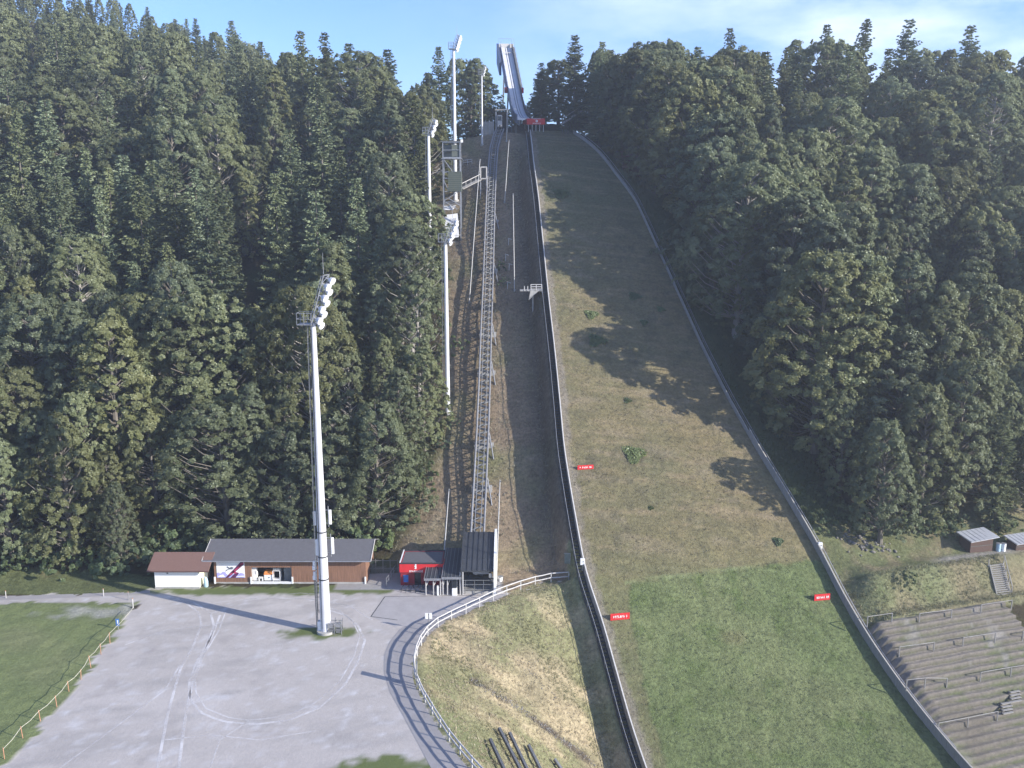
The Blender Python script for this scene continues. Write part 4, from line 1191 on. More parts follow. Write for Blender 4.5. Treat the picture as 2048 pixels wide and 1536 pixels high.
T.part('parapet_cap', MB().beam((kx0, ky - .1, kz + .15), (kx0, ky + kd + .3, kz + .15), .14, .03), WHITE, parent=rf)
ex = X(831, ky, 2.8)
text_mesh('emblem', 'S', .62, (ex, ky - .135, kz - .60), (1, 0, 0), (0, 0, 1), WHITE, T, .012)
mb = MB(); mb.tube([(ex + .03, ky - .13, kz - .08), (ex + .03, ky - .15, kz - .08)], .085, 14); mb.box((ex + .02, ky - .128, kz - .38), (.16, .02, .42)); T.part('emblem_dot', mb, WHITE)
text_mesh('lettering', 'SPARKASSE', .32, (ex + .05, ky - .135, kz - .99), (1, 0, 0), (0, 0, 1), WHITE, T, .012)
T.part('blue_notice', MB().box((X(812, ky, .6), ky - .03, .85), (.55, .04, .85)), BLUEP)
# canopies on posts in front
cy = at_z(880, 1190, 0).y
def canopy(label, pxa, pxb, yb, zf, zb, posts, m=ANTH, ribs=5):
    xa, xb_ = X(pxa, cy - .3, zf), X(pxb, cy - .3, zf)
    T = Thing('canopy', ((xa + xb_) / 2, cy, 0), label, 'canopy')
    T.part('roof', MB().prism([(xa, cy - .4, zf), (xa, yb, zb), (xa, yb, zb + .12), (xa, cy - .4, zf + .12)], (xb_ - xa, 0, 0)), m)
    mb = MB()
    for i in range(ribs):
        x = xa + (xb_ - xa) * (i + .5) / ribs
        mb.beam((x, cy - .38, zf + .14), (x, yb - .02, zb + .14), .05, .05)
    T.part('seam', mb, DKGAL)
    T.part('fascia', MB().box(((xa + xb_) / 2, cy - .44, zf + .06), (xb_ - xa + .1, .06, .26)).beam((xa - .03, cy - .4, zf + .08), (xa - .03, yb, zb + .08), .06, .2), GALV)
    for px in posts:
        x = X(px, cy, 1); T.part('post', MB().box((x, cy, zf / 2), (.11, .11, zf)).beam((x, cy, zf * .55), (x + .45, cy + .6, zf - .02), .08), OFFW)
    return T
canopy('dark metal canopy on white posts in front of the red kiosk door', 849, 881, ky - .15, 1.95, 2.15, (852, 867, 881), ribs=4)
canopy('dark flat canopy between red kiosk and lift station', 884, 922, ky + 4.2, 2.1, 2.75, (886, 895), ribs=5)
p = at_z(909, 1192, 0)
T = Thing('ticket_machine', p, 'white ticket machine under the dark flat canopy', 'ticket machine')
T.part('body', MB().box(p + Vector((0, .3, .42)), (.55, .5, .84)), WHITE, bevel=.02); T.part('screen', MB().box(p + Vector((0, .3, 1.35)), (.5, .3, .9)), GLASS); T.part('frame', MB().box(p + Vector((0, .47, 1.35)), (.6, .04, 1.0)), OFFW)
p = at_z(870, 1190, 0)
T = Thing('turnstile_post', at_z(876, 1190, 0), 'short white turnstile post between the canopy posts', 'turnstile'); b = T.base
T.part('post', MB().box(b + Vector((0, 0, .55)), (.18, .4, 1.1)), WHITE); T.part('arm', MB().beam(b + Vector((0, .1, .85)), b + Vector((.7, .1, .75)), .06), GALV)
# station
sy = at_z(950, 1187, 0).y; sx0, sx1 = X(926, sy, 1), X(987, sy, 1)
T = Thing('lift_valley_station', ((sx0 + sx1) / 2, sy, 0), 'lift station with a steep ribbed dark roof and white side wall', 'lift station')
prof = [(sy - .25, ztop(1144, sy - .25)), (sy + 1.2, ztop(1121, sy + 1.2)), (sy + 4.9, ztop(1080, sy + 4.9)), (sy + 6.7, ztop(1066, sy + 6.7))]
rxa, rxb = sx0 - .12, sx1 + .02
mb = MB()
for (ya, za), (yb, zb) in zip(prof, prof[1:]): mb.prism([(rxa, ya, za), (rxa, yb, zb), (rxa, yb, zb + .14), (rxa, ya, za + .14)], (rxb - rxa, 0, 0))
rf = T.part('roof', mb, ANTH)
mb = MB()
for i in range(7):
    x = rxa + (rxb - rxa) * (i + .02) / 6.04
    for (ya, za), (yb, zb) in zip(prof, prof[1:]): mb.beam((x, ya, za + .17), (x, yb, zb + .17), .06, .08)
T.part('seam', mb, DARK, parent=rf)
mb = MB(); th = .35
pts = [(sy - .35, 0), (sy + 7.2, 0)] + [(y, z + .55) for y, z in prof[::-1]]
pts = [(sy - .35, 0), (sy + 7.2, max(hz(sx1, sy + 7.2) - .5, 0)), (sy + 6.9, prof[3][1] + .45), (sy + 4.9, prof[2][1] + .45), (sy + 1.2, prof[1][1] + .42), (sy - .45, prof[0][1] + .40)]
mb.prism([(sx1 + .03, y, z) for y, z in pts], (.26, 0, 0)); T.part('side_wall', mb, WHITE, label='white side wall')
mb = MB(); mb.prism([(sx0 - .22, y, z) for y, z in pts], (.09, 0, 0)); T.part('left_side_wall', mb, ANTH)
mb = MB()
for x in (sx0 + .02, sx0 - .28): mb.box((x, sy - .3, prof[0][1] / 2), (.13, .13, prof[0][1]))
T.part('front_post', mb, OFFW)
mb = MB(); zt_ = prof[0][1]
for z in (.55, 1.15, 1.65): mb.beam((sx0 + .1, sy - .2, z), (sx1, sy - .2, z), .06)
for x in np.linspace(sx0 + .3, sx1 - .1, 4): mb.beam((x, sy - .2, .05), (x, sy - .2, 1.7), .05)
T.part('gate', mb, DKGAL)
T.part('platform', MB().box(((sx0 + sx1) / 2, sy + 1.6, .16), (sx1 - sx0, 3.4, .3)), CONC)
mb = MB(); mb.box(((sx0 + sx1) / 2 + .4, sy + 1.5, 2.0), (1.5, .8, .35)).tube([((sx0 + sx1) / 2 - .3, sy + 1.2, 2.1), ((sx0 + sx1) / 2 - .3, sy + 1.5, 2.1)], .4, 14)
T.part('drive_unit', mb, OFFW)
T.part('notice', MB().box((sx1 - .3, sy - .27, zt_ - .4), (.4, .04, .5)), GALV)
p = at_z(1001, 1165, 0)
T = Thing('white_waste_bin', p, 'small white bin beside the white wall of the lift station', 'bin')
T.part('body', MB().tube([p, p + Vector((0, 0, .7))], [.2, .26], 10), WHITE); T.part('rim', MB().tube([p + Vector((0, 0, .7)), p + Vector((0, 0, .76))], .28, 10), DKGAL)
p = at_z(800, 1186, 0)
T = Thing('bicycle_rack', p, 'dark slanted bicycle rack in front of the red kiosk', 'bicycle rack')
for i in range(5):
    q = at_z(802 + i * 9.5, 1185 + (i % 2), 0)
    T.part('hoop', MB().tube([q, q + Vector((.1, .2, .55)), q + Vector((.45, .75, .75)), q + Vector((.7, 1.2, .55)), q + Vector((.75, 1.3, 0))], .035, 6), DARK)
T.part('ground_rail', MB().beam(at_z(799, 1180, .05), at_z(848, 1183, .05), .06), DARK)
# low mesh fence and handrail between shed and kiosk
T = Thing('mesh_fence', at_z(760, 1150, 0), 'dark green mesh fence between the long shed and the red kiosk', 'fence')
ya = y0 + 2.6; mb = MB(); xa, xb_ = X(737, ya, 1.), X(795, ya, 1.)
for i, x in enumerate(np.linspace(xa, xb_, 5)): T.part('post', MB().box((x, ya, .95), (.07, .07, 1.9)), DKGAL)
for z in (.75, 1.72): mb.beam((xa, ya, z), (xb_, ya, z), .05)
T.part('rail', mb, DKGAL)
mb = MB()
for i in range(70): x = xa + (xb_ - xa) * i / 69; mb.beam((x, ya + .03, .05), (x, ya + .03, 1.75), .018)
for i in range(22): z = .1 + i * .078; mb.beam((xa, ya + .03, z), (xb_, ya + .03, z), .014)
T.part('mesh', mb, GREENP)
a, b_ = at_z(773, 1174, 0), Vector((X(792, ya + .4, 0), ya + .4, 0))
T = Thing('ramp_handrail', a, 'grey handrail running back towards the mesh fence left of the kiosk', 'handrail')
for i in range(5):
    q = a.lerp(b_, i / 4); T.part('post', MB().beam(q, q + Vector((0, 0, 1.05)), .06), GALV)
T.part('rail', MB().beam(a + Vector((0, 0, 1.05)), b_ + Vector((0, 0, 1.05)), .07).beam(a + Vector((0, 0, .55)), b_ + Vector((0, 0, .55)), .05), GALV)
HAZE = .0005
# ------------------------------------------------------------------ boards, stairs and rails along the landing hill
def along(wfn, s0, s1, ds, dw, dz):
    out = []
    for s in np.arange(s0, s1 + 1e-6, ds):
        x, y = xy(s, float(wfn(s)) + dw); out.append(Vector((x, y, float(P(s)) + dz)))
    return out
def strip_wall(mb, wfn, s0, s1, ds, w0, w1, z0, z1):
    A_, B_, C_, D_ = (along(wfn, s0, s1, ds, w, z) for w, z in ((w0, z0), (w1, z0), (w1, z1), (w0, z1)))
    n = len(A_); vs = []
    for q in zip(A_, B_, C_, D_): vs += list(q)
    fs = []
    for i in range(n - 1):
        for k in range(4): fs.append((4 * i + k, 4 * i + (k + 1) % 4, 4 * (i + 1) + (k + 1) % 4, 4 * (i + 1) + k))
    fs += [(3, 2, 1, 0), (4 * n - 4, 4 * n - 3, 4 * n - 2, 4 * n - 1)]
    return mb.add(vs, fs)
sm0, sm1 = 62., 183.
b = along(wL, sm0, sm0, 1, 0, 0)[0]
T = Thing('edge_board', b, 'low board with a white top edge along the left side of the landing slope', 'board edging')
T.part('board', strip_wall(MB(), wL, sm0, sm1, 1.0, -.10, .0, -1.1, .42), GREYWD)
T.part('cap_rail', strip_wall(MB(), wL, sm0, sm1, 1.0, -.11, .02, .42, .47), OFFW)
T = Thing('hillside_stair', b, 'long dark grating stair climbing along the left side of the landing slope', 'stair')
mb = MB(); s = sm0
while s < sm1 - 1:
    x, y = xy(s, float(wL(s)) - .50); x2, y2 = xy(s + .3, float(wL(s + .3)) - .50)
    z = float(P(s)) - .70
    a = math.atan2(y2 - y, x2 - x) - math.pi / 2
    mb.box((x, y, z), (.66, .26, .05), rz=a); s += .40
T.part('steps', mb, TREAD)
mb = MB(); strip_wall(mb, wL, sm0, sm1, 1.0, -.88, -.83, -.95, -.62); strip_wall(mb, wL, sm0, sm1, 1.0, -.17, -.12, -.95, -.62)
T.part('stringer', mb, DARK)
hr = along(wL, sm0, sm1, 1.0, -.90, .15)
T.part('handrail', MB().tube(hr, .035, 6), GALV)
mb = MB()
for i, q in enumerate(hr[::3]): mb.beam(q - Vector((0, 0, .9)), q, .04)
T.part('baluster', mb, DKGAL)
r0_ = 63.
b = along(wR, r0_, r0_, 1, 0, 0)[0]
T = Thing('board_fence', b, 'long grey board fence along the right side of the landing slope', 'board fence')
mb = MB(); strip_wall(mb, wR, 108, 182, 1.0, .0, .07, -1.0, .62); T.part('boards', mb, GREYWD)
mb = MB(); strip_wall(mb, wR, r0_, 108, 1.0, .0, .07, -1.0, 1.12); T.part('tall_boards', mb, GREYWD); mb = MB(); strip_wall(mb, wR, r0_, 108, 1.0, -.05, .12, 1.12, 1.18); T.part('tall_cap_board', mb, GREYWD)
mb = MB(); strip_wall(mb, wR, 108, 182, 1.0, -.05, .12, .62, .68); T.part('cap_board', mb, GREYWD)
mb = MB(); strip_wall(mb, wR, 70, 182, 1.0, .62, .70, .60, .68); strip_wall(mb, wR, 92, 182, 1.0, .63, .69, .15, .21); T.part('outer_rail', mb, GALV)
q = along(wR, r0_, 182, 2.4, .11, 0)
for i, p in enumerate(q): T.part('post', MB().box(p + Vector((.0, .0, -.1)), (.10, .10, 1.6)), DARKWD)
mb = MB()
for p in along(wR, 70, 182, 3.0, .66, 0): mb.beam(p + Vector((0, 0, -1.3)), p + Vector((0, 0, .64)), .07)
T.part('outer_posts', mb, DKGAL)
def small_box(px, py, wfn, label, dz=.35):
    g = GL(px, py, .3); s, _ = sw(g.x, g.y); x, y = xy(s, float(wfn(s)) + (-.25 if wfn is wL else .3)); p = Vector((x, y, float(P(s))))
    T = Thing('junction_box', p, label, 'junction box')
    T.part('housing', MB().box(p + Vector((0, -.1, dz)), (.5, .3, .75)), WHITE, bevel=.03); T.part('stand', MB().box(p + Vector((0, 0, dz - .7)), (.12, .12, .9)), GALV)
    T.part('latch', MB().box(p + Vector((.1, -.27, dz + .05)), (.06, .03, .1)), DARK)
small_box(1178, 1124, wL, 'white junction box on the left board of the landing slope', .45)
small_box(1636, 1100, wR, 'white junction box on the right board fence of the landing slope', .9)

# banners on the landing hill
def banner(px, py, wpx, label, letters, tilt=0., h=.75):
    g = GL(px, py); d = g.y * cp + (CAM_Z - g.z) * sp; wd = wpx / F * d
    T = Thing('slope_banner', g, label, 'banner'); b = g
    xd = Vector((ca, sa, tilt)).normalized(); n = Vector((sa, -ca, 0))
    mb = MB(); 
    mb.prism([b - xd * wd / 2 + Vector((0, 0, .08)), b + xd * wd / 2 + Vector((0, 0, .08)), b + xd * wd / 2 + Vector((0, 0, .08 + h)), b - xd * wd / 2 + Vector((0, 0, .08 + h))], n * -.06)
    T.part('panel', mb, RED)
    mb = MB(); rs_ = np.random.RandomState(int(px))
    x = -wd * .36
    while x < wd * .36:
        w_ = rs_.uniform(.10, .17); q = b + xd * (x + w_ / 2) + n * .012 + Vector((0, 0, .08 + h * .5))
        hh_ = h * rs_.uniform(.28, .42)
        mb.beam(q - xd * w_ * .35 - Vector((0, 0, hh_ / 2)), q - xd * w_ * .3 + Vector((0, 0, hh_ / 2)), .05, .02, up=n)
        mb.beam(q - xd * w_ * .35 + Vector((0, 0, hh_ * rs_.uniform(-.5, .5))), q + xd * w_ * .4 + Vector((0, 0, hh_ * rs_.uniform(-.5, .5))), .05, .02, up=n)
        if rs_.rand() < .5: mb.beam(q + xd * w_ * .35 - Vector((0, 0, hh_ / 2)), q + xd * w_ * .3 + Vector((0, 0, hh_ * rs_.uniform(0, .5))), .05, .02, up=n)
        x += w_ + (.05 if rs_.rand() < .8 else .18)
    T.part('lettering', mb, WHITE)
    mb = MB()
    for k in (-.48, 0, .48): mb.beam(b + xd * wd * k - n * .09 + Vector((0, 0, -.3)), b + xd * wd * k - n * .09 + Vector((0, 0, .8)), .06)
    T.part('stake', mb, DKGAL)
banner(1171, 940, 33, 'small red banner with white lettering high on the left of the landing slope', '', h=.55)
banner(1240, 1241, 40, 'red banner with white lettering at the left border of the green turf', '')
banner(1644, 1202, 34, 'red banner by the right board fence, half of it in shade', '')

# ------------------------------------------------------------------ incline lift track
tpx = [(955,1062),(960,960),(965,860),(969,760),(972,660),(976,560),(979,460),(982,380),(985,330),(988,295),(994,272),(1000,258)]
toff = [1.6, 1.9, 2.1, 2.1, 2.0, 1.9, 1.8, 1.7, 1.6, 1.5, 1.3, .9]
TP = []
for (px, py), o in zip(tpx, toff):
    x, y = hit(px, py, lambda a, b, o=o: height(a, b) + o); TP.append(Vector((x, y, hz(x, y) + o)))
TP = [TP[0] + (TP[0] - TP[1]).normalized() * 5.5] + TP
# even out the track so that it reads as a straight steel girder
tl = np.array([p.y for p in TP]); kz_ = np.polyfit(tl[:-3], [p.z for p in TP[:-3]], 2); 
for i in range(len(TP) - 3): TP[i].z = .75 * float(np.polyval(kz_, TP[i].y)) + .25 * TP[i].z
TR = resample(TP, 150)
TRKM = mat('track_steel', (.25, .25, .26), .55, .35, .2, 3)
TRK = Thing('incline_lift_track', TP[1], 'long steel girder track of the incline lift climbing beside the landing slope', 'lift track')
side = Vector((1, .05, 0)).normalized(); tw = .78
L_ = [p - side * tw for p in TR]; R_ = [p + side * tw for p in TR]
mb = MB()
for i in range(0, 149):
    pass
for q in (L_, R_):
    mb = MB().tube(q, .14, 6); TRK.part('rail_beam', mb, TRKM)
    mb = MB().tube([p - Vector((0, 0, .75)) for p in q], .07, 6); TRK.part('lower_chord', mb, DKGAL)
pass
mb = MB(); k = 0
for i in range(0, 149, 1):
    dn = Vector((0, 0, .75))
    a, b_ = (L_[i] - dn, R_[i + 1] - dn) if k % 2 else (R_[i] - dn, L_[i + 1] - dn); mb.beam(a, b_, .16); a, b_ = (R_[i] - dn * .1, L_[i + 1] - dn * .1) if k % 2 else (L_[i] - dn * .1, R_[i + 1] - dn * .1); mb.beam(a, b_, .11); k += 1
    for q in (L_, R_):
        mb.beam(q[i], q[i + 1] - dn, .05) if i % 2 else mb.beam(q[i] - dn, q[i + 1], .05)
TRK.part('bracing', mb, DKGAL)
mb = MB()
for q in (-.35, .35): 
    pp = [p + side * q + Vector((0, 0, .10)) for p in TR]
    mb.tube(pp, .05, 5)
TRK.part('running_rail', mb, GALV)
for py in (945, 862, 718, 640, 520, 420):
    i = int(np.argmin([abs(pix(*p)[1] - py) for p in TR])); p = TR[i]
    for sx in (-1, 1):
        foot = p + side * (tw + .25) * sx + Vector((0, -.2, 0)); foot.z = hz(foot.x, foot.y) - .1
        mb = MB().beam(foot, p + side * tw * sx - Vector((0, 0, .8)), .16); TRK.part('support_leg', mb, GALV)
    foot = p + side * 1.5 + Vector((0, -2.6, 0)); foot.z = hz(foot.x, foot.y)
    TRK.part('strut', MB().tube([foot, p + side * .9 - Vector((0, 0, .5))], .09, 8), GALV)
    mb = MB(); f2 = p.copy(); f2.z = hz(p.x, p.y - .2); mb.box(f2 + Vector((.2, -.3, .1)), (2.6, .9, .7)); TRK.part('footing', mb, CONC)

# top station shelter and cabin
p = at_y(1003, 252, TP[-1].y + 1.2); 
yT = p.y; zT = hz(X(1003, yT, 58), yT)
def XY(px, py, y): return at_y(px, py, y)
T = Thing('lift_top_shelter', (XY(1003, 252, yT).x, yT, zT), 'dark open shelter at the top of the incline lift', 'shelter')
x0_, x1_ = XY(992, 250, yT).x, XY(1014, 250, yT).x; zt_ = ztop(221, yT); zb_ = zT - .5
mb = MB()
for x in (x0_, x1_): 
    for dy in (0, 3.2): mb.box((x, yT + dy, (zt_ + zb_) / 2), (.16, .16, zt_ - zb_))
T.part('post', mb, GALV)
T.part('roof', MB().prism([(x0_ - .25, yT - .4, zt_), (x0_ - .25, yT + 3.6, zt_ + .5), (x0_ - .25, yT + 3.6, zt_ + .62), (x0_ - .25, yT - .4, zt_ + .12)], (x1_ - x0_ + .5, 0, 0)), GREYWD)
T.part('back_wall', MB().box(((x0_ + x1_) / 2, yT + 3.3, (zt_ + zb_) / 2), (x1_ - x0_, .1, zt_ - zb_)).box((x1_ + .12, yT + 1.7, (zt_ + zb_) / 2), (.06, 3.2, zt_ - zb_)), DARKWD)
yc_ = yT - 1.0; q = XY(999.5, 254, yc_); zc0 = q.z; zc1 = ztop(230, yc_); wv = 9 / F * (yc_ + 3)
T = Thing('lift_cabin', (q.x, yc_, zc0), 'small pale lift cabin waiting at the top of the track', 'lift cabin')
T.part('body', MB().box((q.x, yc_ + .7, (zc0 + zc1) / 2), (wv, 1.4, zc1 - zc0)), OFFW, bevel=.04)
T.part('window', MB().box((q.x, yc_ - .02, zc0 + (zc1 - zc0) * .72), (wv * .78, .05, (zc1 - zc0) * .36)), GLASS)
T.part('buffer', MB().box((q.x, yc_ - .06, zc0 + .22), (wv * .3, .12, .3)), DARK)
q0, q1 = XY(964, 255, yT), XY(991, 255, yT)
T = Thing('board_screen', (q0.x, yT, q0.z), 'grey board screen left of the lift top shelter', 'screen')
zg = min(hz(q0.x, yT), hz(q1.x, yT)) - .3
T.part('panel', MB().box(((q0.x + q1.x) / 2 - .2, yT + .1, (ztop(243, yT) + zg) / 2), (q1.x - q0.x - .3, .08, ztop(243, yT) - zg)), GREYWD)
mb = MB()
for x in np.linspace(q0.x, q1.x - .4, 4): mb.box((x, yT - .02, (ztop(240, yT) + zg) / 2), (.1, .1, ztop(240, yT) - zg))
T.part('post', mb, GALV)

# ------------------------------------------------------------------ take-off and inrun
TY = 187.5
pa, pb = XY(1054, 248, TY), XY(1090, 248, TY); za, zb = ztop(249, TY), ztop(237, TY)
T = Thing('take_off_table', ((pa.x + pb.x) / 2, TY, za), 'red take-off front panel with a white emblem at the foot of the inrun', 'take-off table')
T.part('front_panel', MB().box(((pa.x + pb.x) / 2, TY, (za + zb) / 2), (pb.x - pa.x, .1, zb - za)), RED)
xs0 = XY(1047, 248, TY + 2).x
T.part('side_panel', MB().prism([(pa.x - .02, TY, za + .05), (xs0 - .1, TY + 3, za + .25), (xs0 - .1, TY + 3, zb + .2), (pa.x - .02, TY, zb - .05)], (-.05, 0, 0)), DKRED)
T.part('deck', MB().prism([(xs0, TY + 4, zb + .45), (pb.x - .3, TY + 4, zb + .45), (pb.x, TY, zb - .02), (pa.x, TY, zb - .02)], (0, 0, -.1)), GALV)
cx = (pa.x + pb.x) / 2 + .15
mb = MB().tube([(cx, TY - .05, (za + zb) / 2 + .08), (cx, TY - .08, (za + zb) / 2 + .08)], .24, 14); T.part('emblem_disc', mb, WHITE)
text_mesh('emblem', 'S', .42, (cx, TY - .085, (za + zb) / 2 - .06), (1, 0, 0), (0, 0, 1), RED, T, .004)
text_mesh('lettering', 'SPARKASSE', .34, (cx, TY - .055, za + .10), (1, 0, 0), (0, 0, 1), WHITE, T, .008)
T.part('top_trim', MB().box((cx, TY - .03, zb - .08), (1.6, .05, .07)), WHITE)
for k in range(5):
    x = pa.x + .3 + k * .75; T.part('post', MB().box((x, TY + .15, za - .7), (.12, .12, 1.5)), OFFW)
IA = rad(6.3); idir = Vector((-math.sin(IA), math.cos(IA), 0)); inrm = Vector((math.cos(IA), math.sin(IA), 0))
i0 = XY(1047.5, 236.5, TY + 1.0)
def inrun_pts(L):
    pts = []; z = 0; u = 0
    while u <= L:
        pts.append(i0 + idir * u + Vector((0, 0, z)))
        sl = np.interp(u, [0, 3, 15], [math.tan(rad(8)), math.tan(rad(12)), math.tan(rad(35))]); z += sl * .5; u += .5
    return pts
for L in np.arange(24, 70, .5):
    IP = inrun_pts(L)
    if pix(*IP[-1])[1] < 96: break
def ramp_strip(mb, pts, a, b_, z0, z1, i_0=0, i_1=None):
    pts = pts[i_0:i_1]; vs = []; fs = []
    for p in pts: vs += [p + inrm * a + Vector((0, 0, z0)), p + inrm * b_ + Vector((0, 0, z0)), p + inrm * b_ + Vector((0, 0, z1)), p + inrm * a + Vector((0, 0, z1))]
    n = len(pts)
    for i in range(n - 1):
        for k in range(4): fs.append((4 * i + k, 4 * i + (k + 1) % 4, 4 * i + 4 + (k + 1) % 4, 4 * i + 4 + k))
    fs += [(3, 2, 1, 0), (4 * n - 4, 4 * n - 3, 4 * n - 2, 4 * n - 1)]
    return mb.add(vs, fs)
T = Thing('inrun_ramp', i0, 'steep narrow inrun ramp of the ski jump standing against the sky', 'ski jump ramp')
n_i = len(IP); up_i = int(n_i * .52)
T.part('deck', ramp_strip(MB(), IP, -1.25, 1.25, -.35, 0), MASTP)
mb = MB()
for w in (-.30, .18): ramp_strip(mb, IP, w, w + .12, 0.01, .05)
T.part('ice_track', mb, DKGAL)
T.part('left_wall', ramp_strip(MB(), IP, -1.42, -1.26, -1.0, .75), mat('blue_grey_cladding', (.16, .19, .27), .6, .1, .15))
T.part('right_wall', ramp_strip(MB(), IP, 1.26, 1.42, -1.0, 1.0), DARK)
T.part('girder', ramp_strip(MB(), IP, -1.0, -.8, -1.4, -.36), DKGAL); T.part('girder', ramp_strip(MB(), IP, .8, 1.0, -1.4, -.36), DKGAL)
T.part('start_stair', ramp_strip(MB(), IP, 1.45, 1.95, -.5, .25, up_i), DKGAL)
T.part('left_start_walk', ramp_strip(MB(), IP, -1.75, -1.45, -.5, .1, up_i), mat('mauve_grey_cladding', (.30, .28, .34), .6, .1, .12))
for a, b_, m in ((1.45, 2.1, RED), (-2.1, -1.45, DKRED)):
    e = IP[up_i]; mb = MB()
    c = e + inrm * (a + b_) / 2 + Vector((0, -.2, -.1)); mb.box(c, (b_ - a, .5, 1.15), rz=IA); T.part('end_box', mb, m)
e = IP[-1]; f_ = IP[int(n_i * .80)]
mb = MB().prism([e + inrm * -1.78 + Vector((0, 0, .9)), f_ + inrm * -1.78 + Vector((0, 0, .6)), f_ + inrm * -1.78 + Vector((0, 0, -2.6)), e + inrm * -1.78 + Vector((0, 0, -3.5))], inrm * -.5)
T.part('start_cabin', mb, mat('navy_cladding', (.06, .08, .14), .5, .1, .15))
mb = MB().box(e + Vector((0, .4, .45)), (3.4, .2, 1.0), rz=IA); T.part('top_barrier', mb, OFFW)
mb = MB()
for k in range(7):
    q = e + inrm * (-1.8 + k * .6) + Vector((0, .3, 1.2)); mb.beam(q, q + Vector((0, 0, .9)), .05)
mb.beam(e + inrm * -1.8 + Vector((0, .3, 2.1)), e + inrm * 1.8 + Vector((0, .3, 2.1)), .05)
for sg in (-1.34, 1.34, 1.93):
    for i in range(up_i if sg > 1.5 else 4, n_i, 4): q = IP[i] + inrm * sg; mb.beam(q + Vector((0, 0, .7)), q + Vector((0, 0, 1.5)), .04)
T.part('top_railing', mb, GALV)
T.part('start_gate', MB().box(IP[int(n_i * .9)] + Vector((0, 0, .5)), (2.2, .12, .12), rz=IA).box(IP[int(n_i * .9)] + Vector((0, 0, .25)), (.1, .1, .5)), OFFW)
for fr_, spread in ((.16, .9), (.38, 1.0), (.62, 1.2), (.86, 1.5)):
    q = IP[int(n_i * fr_)]
    for sg in (-1, 1):
        ft = q + inrm * sg * spread; zgr = hz(ft.x, ft.y) - .5
        mb = MB().beam((ft.x, ft.y, zgr), q + inrm * sg * .9 + Vector((0, 0, -1.2)), .32); T.part('pylon', mb, DKGAL)

# ------------------------------------------------------------------ judges tower and its surroundings
g = G(903, 486); jy = g.y; jx0, jx1 = XY(887, 400, jy).x, XY(921, 400, jy).x; jz = lambda py: ztop(py, jy); jd = 2.6
T = Thing('judges_tower', g, 'tall grey steel judges tower with an open glazed cabin on top', 'tower')
for x in (jx0, jx1):
    for dy in (0, jd):
        zb = hz(x, jy + dy) - .4
        T.part('post', MB().box((x, jy + dy, (jz(284) + zb) / 2), (.15, .15, jz(284) - zb)), GALV)
mb = MB()
for py in (285, 300, 315, 383, 404, 408, 484):
    z = jz(py); t = .14 if py in (285, 315, 484) else .09
    mb.beam((jx0, jy, z), (jx1, jy, z), t); mb.beam((jx0, jy + jd, z), (jx1, jy + jd, z), t)
    for x in (jx0, jx1): mb.beam((x, jy, z), (x, jy + jd, z), t)
T.part('cross_beam', mb, GALV)
T.part('cabin_floor', MB().box(((jx0 + jx1) / 2, jy + jd / 2, jz(317)), (jx1 - jx0 + .5, jd + .5, .14)), GALV)
T.part('cabin_roof', MB().box(((jx0 + jx1) / 2 - .1, jy + jd / 2, jz(284) + .1), (jx1 - jx0 + .5, jd + .5, .12)), DKGAL)
T.part('cabin_wall', MB().box((jx0 + (jx1 - jx0) * .75, jy + .12, (jz(289) + jz(313)) / 2), ((jx1 - jx0) * .46, .06, jz(289) - jz(313))), OLIVE)
T.part('cabin_glazing', MB().box((jx0 + (jx1 - jx0) * .26, jy + .5, (jz(289) + jz(304)) / 2), ((jx1 - jx0) * .48, .04, jz(289) - jz(304))).box(((jx0 + jx1) / 2, jy + jd - .2, (jz(289) + jz(313)) / 2), (jx1 - jx0, .05, jz(289) - jz(313))), GLASS)
T.part('slatted_enclosure', MB().box((jx0 + (jx1 - jx0) * .68, jy + .8, (jz(343) + jz(383)) / 2), ((jx1 - jx0) * .78, 1.9, jz(343) - jz(383))), OLIVE)
mb = MB()
for i in range(11):
    z = jz(344) + (jz(382) - jz(344)) * i / 10; mb.box((jx0 + (jx1 - jx0) * .68, jy - .17, z), ((jx1 - jx0) * .78, .05, .07))
T.part('slat', mb, GREENP)
mb = MB()
for (a, b_) in (((887, 402), (916, 384)), ((887, 402), (915, 418)), ((897, 396), (920, 411)), ((887, 318), (905, 343)), ((887, 360), (898, 383)), ((887, 345), (898, 343)), ((887, 356), (898, 357))):
    mb.beam(XY(*a, jy), XY(*b_, jy), .12)
T.part('brace', mb, GALV)
mb = MB()
for i in range(3):
    z = jz(470 - i * 14); mb.box(((jx0 + jx1) / 2, jy + .6 + .5 * i, z), (jx1 - jx0 - .1, .9, .08))
T.part('lower_deck', mb, GREYWD)
mb = MB()
mb.poly([XY(891, 430, jy + 1.6), XY(915, 427, jy + 1.6), XY(917, 447, jy + .4), XY(890, 452, jy + .5)]); mb.poly([XY(890, 455, jy + .3), XY(917, 449, jy + .3), XY(918, 474, jy - .15), XY(898, 478, jy - .1)])
mb.poly([XY(887, 412, jy + 1), XY(912, 411, jy + 1), XY(906, 420, jy + .7), XY(888, 420, jy + .7)])
t = T.part('tarpaulin', mb, TARP); sd = t.modifiers.new('thick', 'SOLIDIFY'); sd.thickness = .05
mb = MB(); 
for px in (887, 895): mb.beam(XY(px, 484, jy - .9), XY(px, 470, jy - .9), .05)
mb.beam(XY(886, 470, jy - .9), XY(921, 470, jy - .1), .05)
T.part('railing', mb, OFFW)
T.part('lamp_head', MB().box(XY(923.5, 282, jy), (.4, .4, .5)), WHITE)
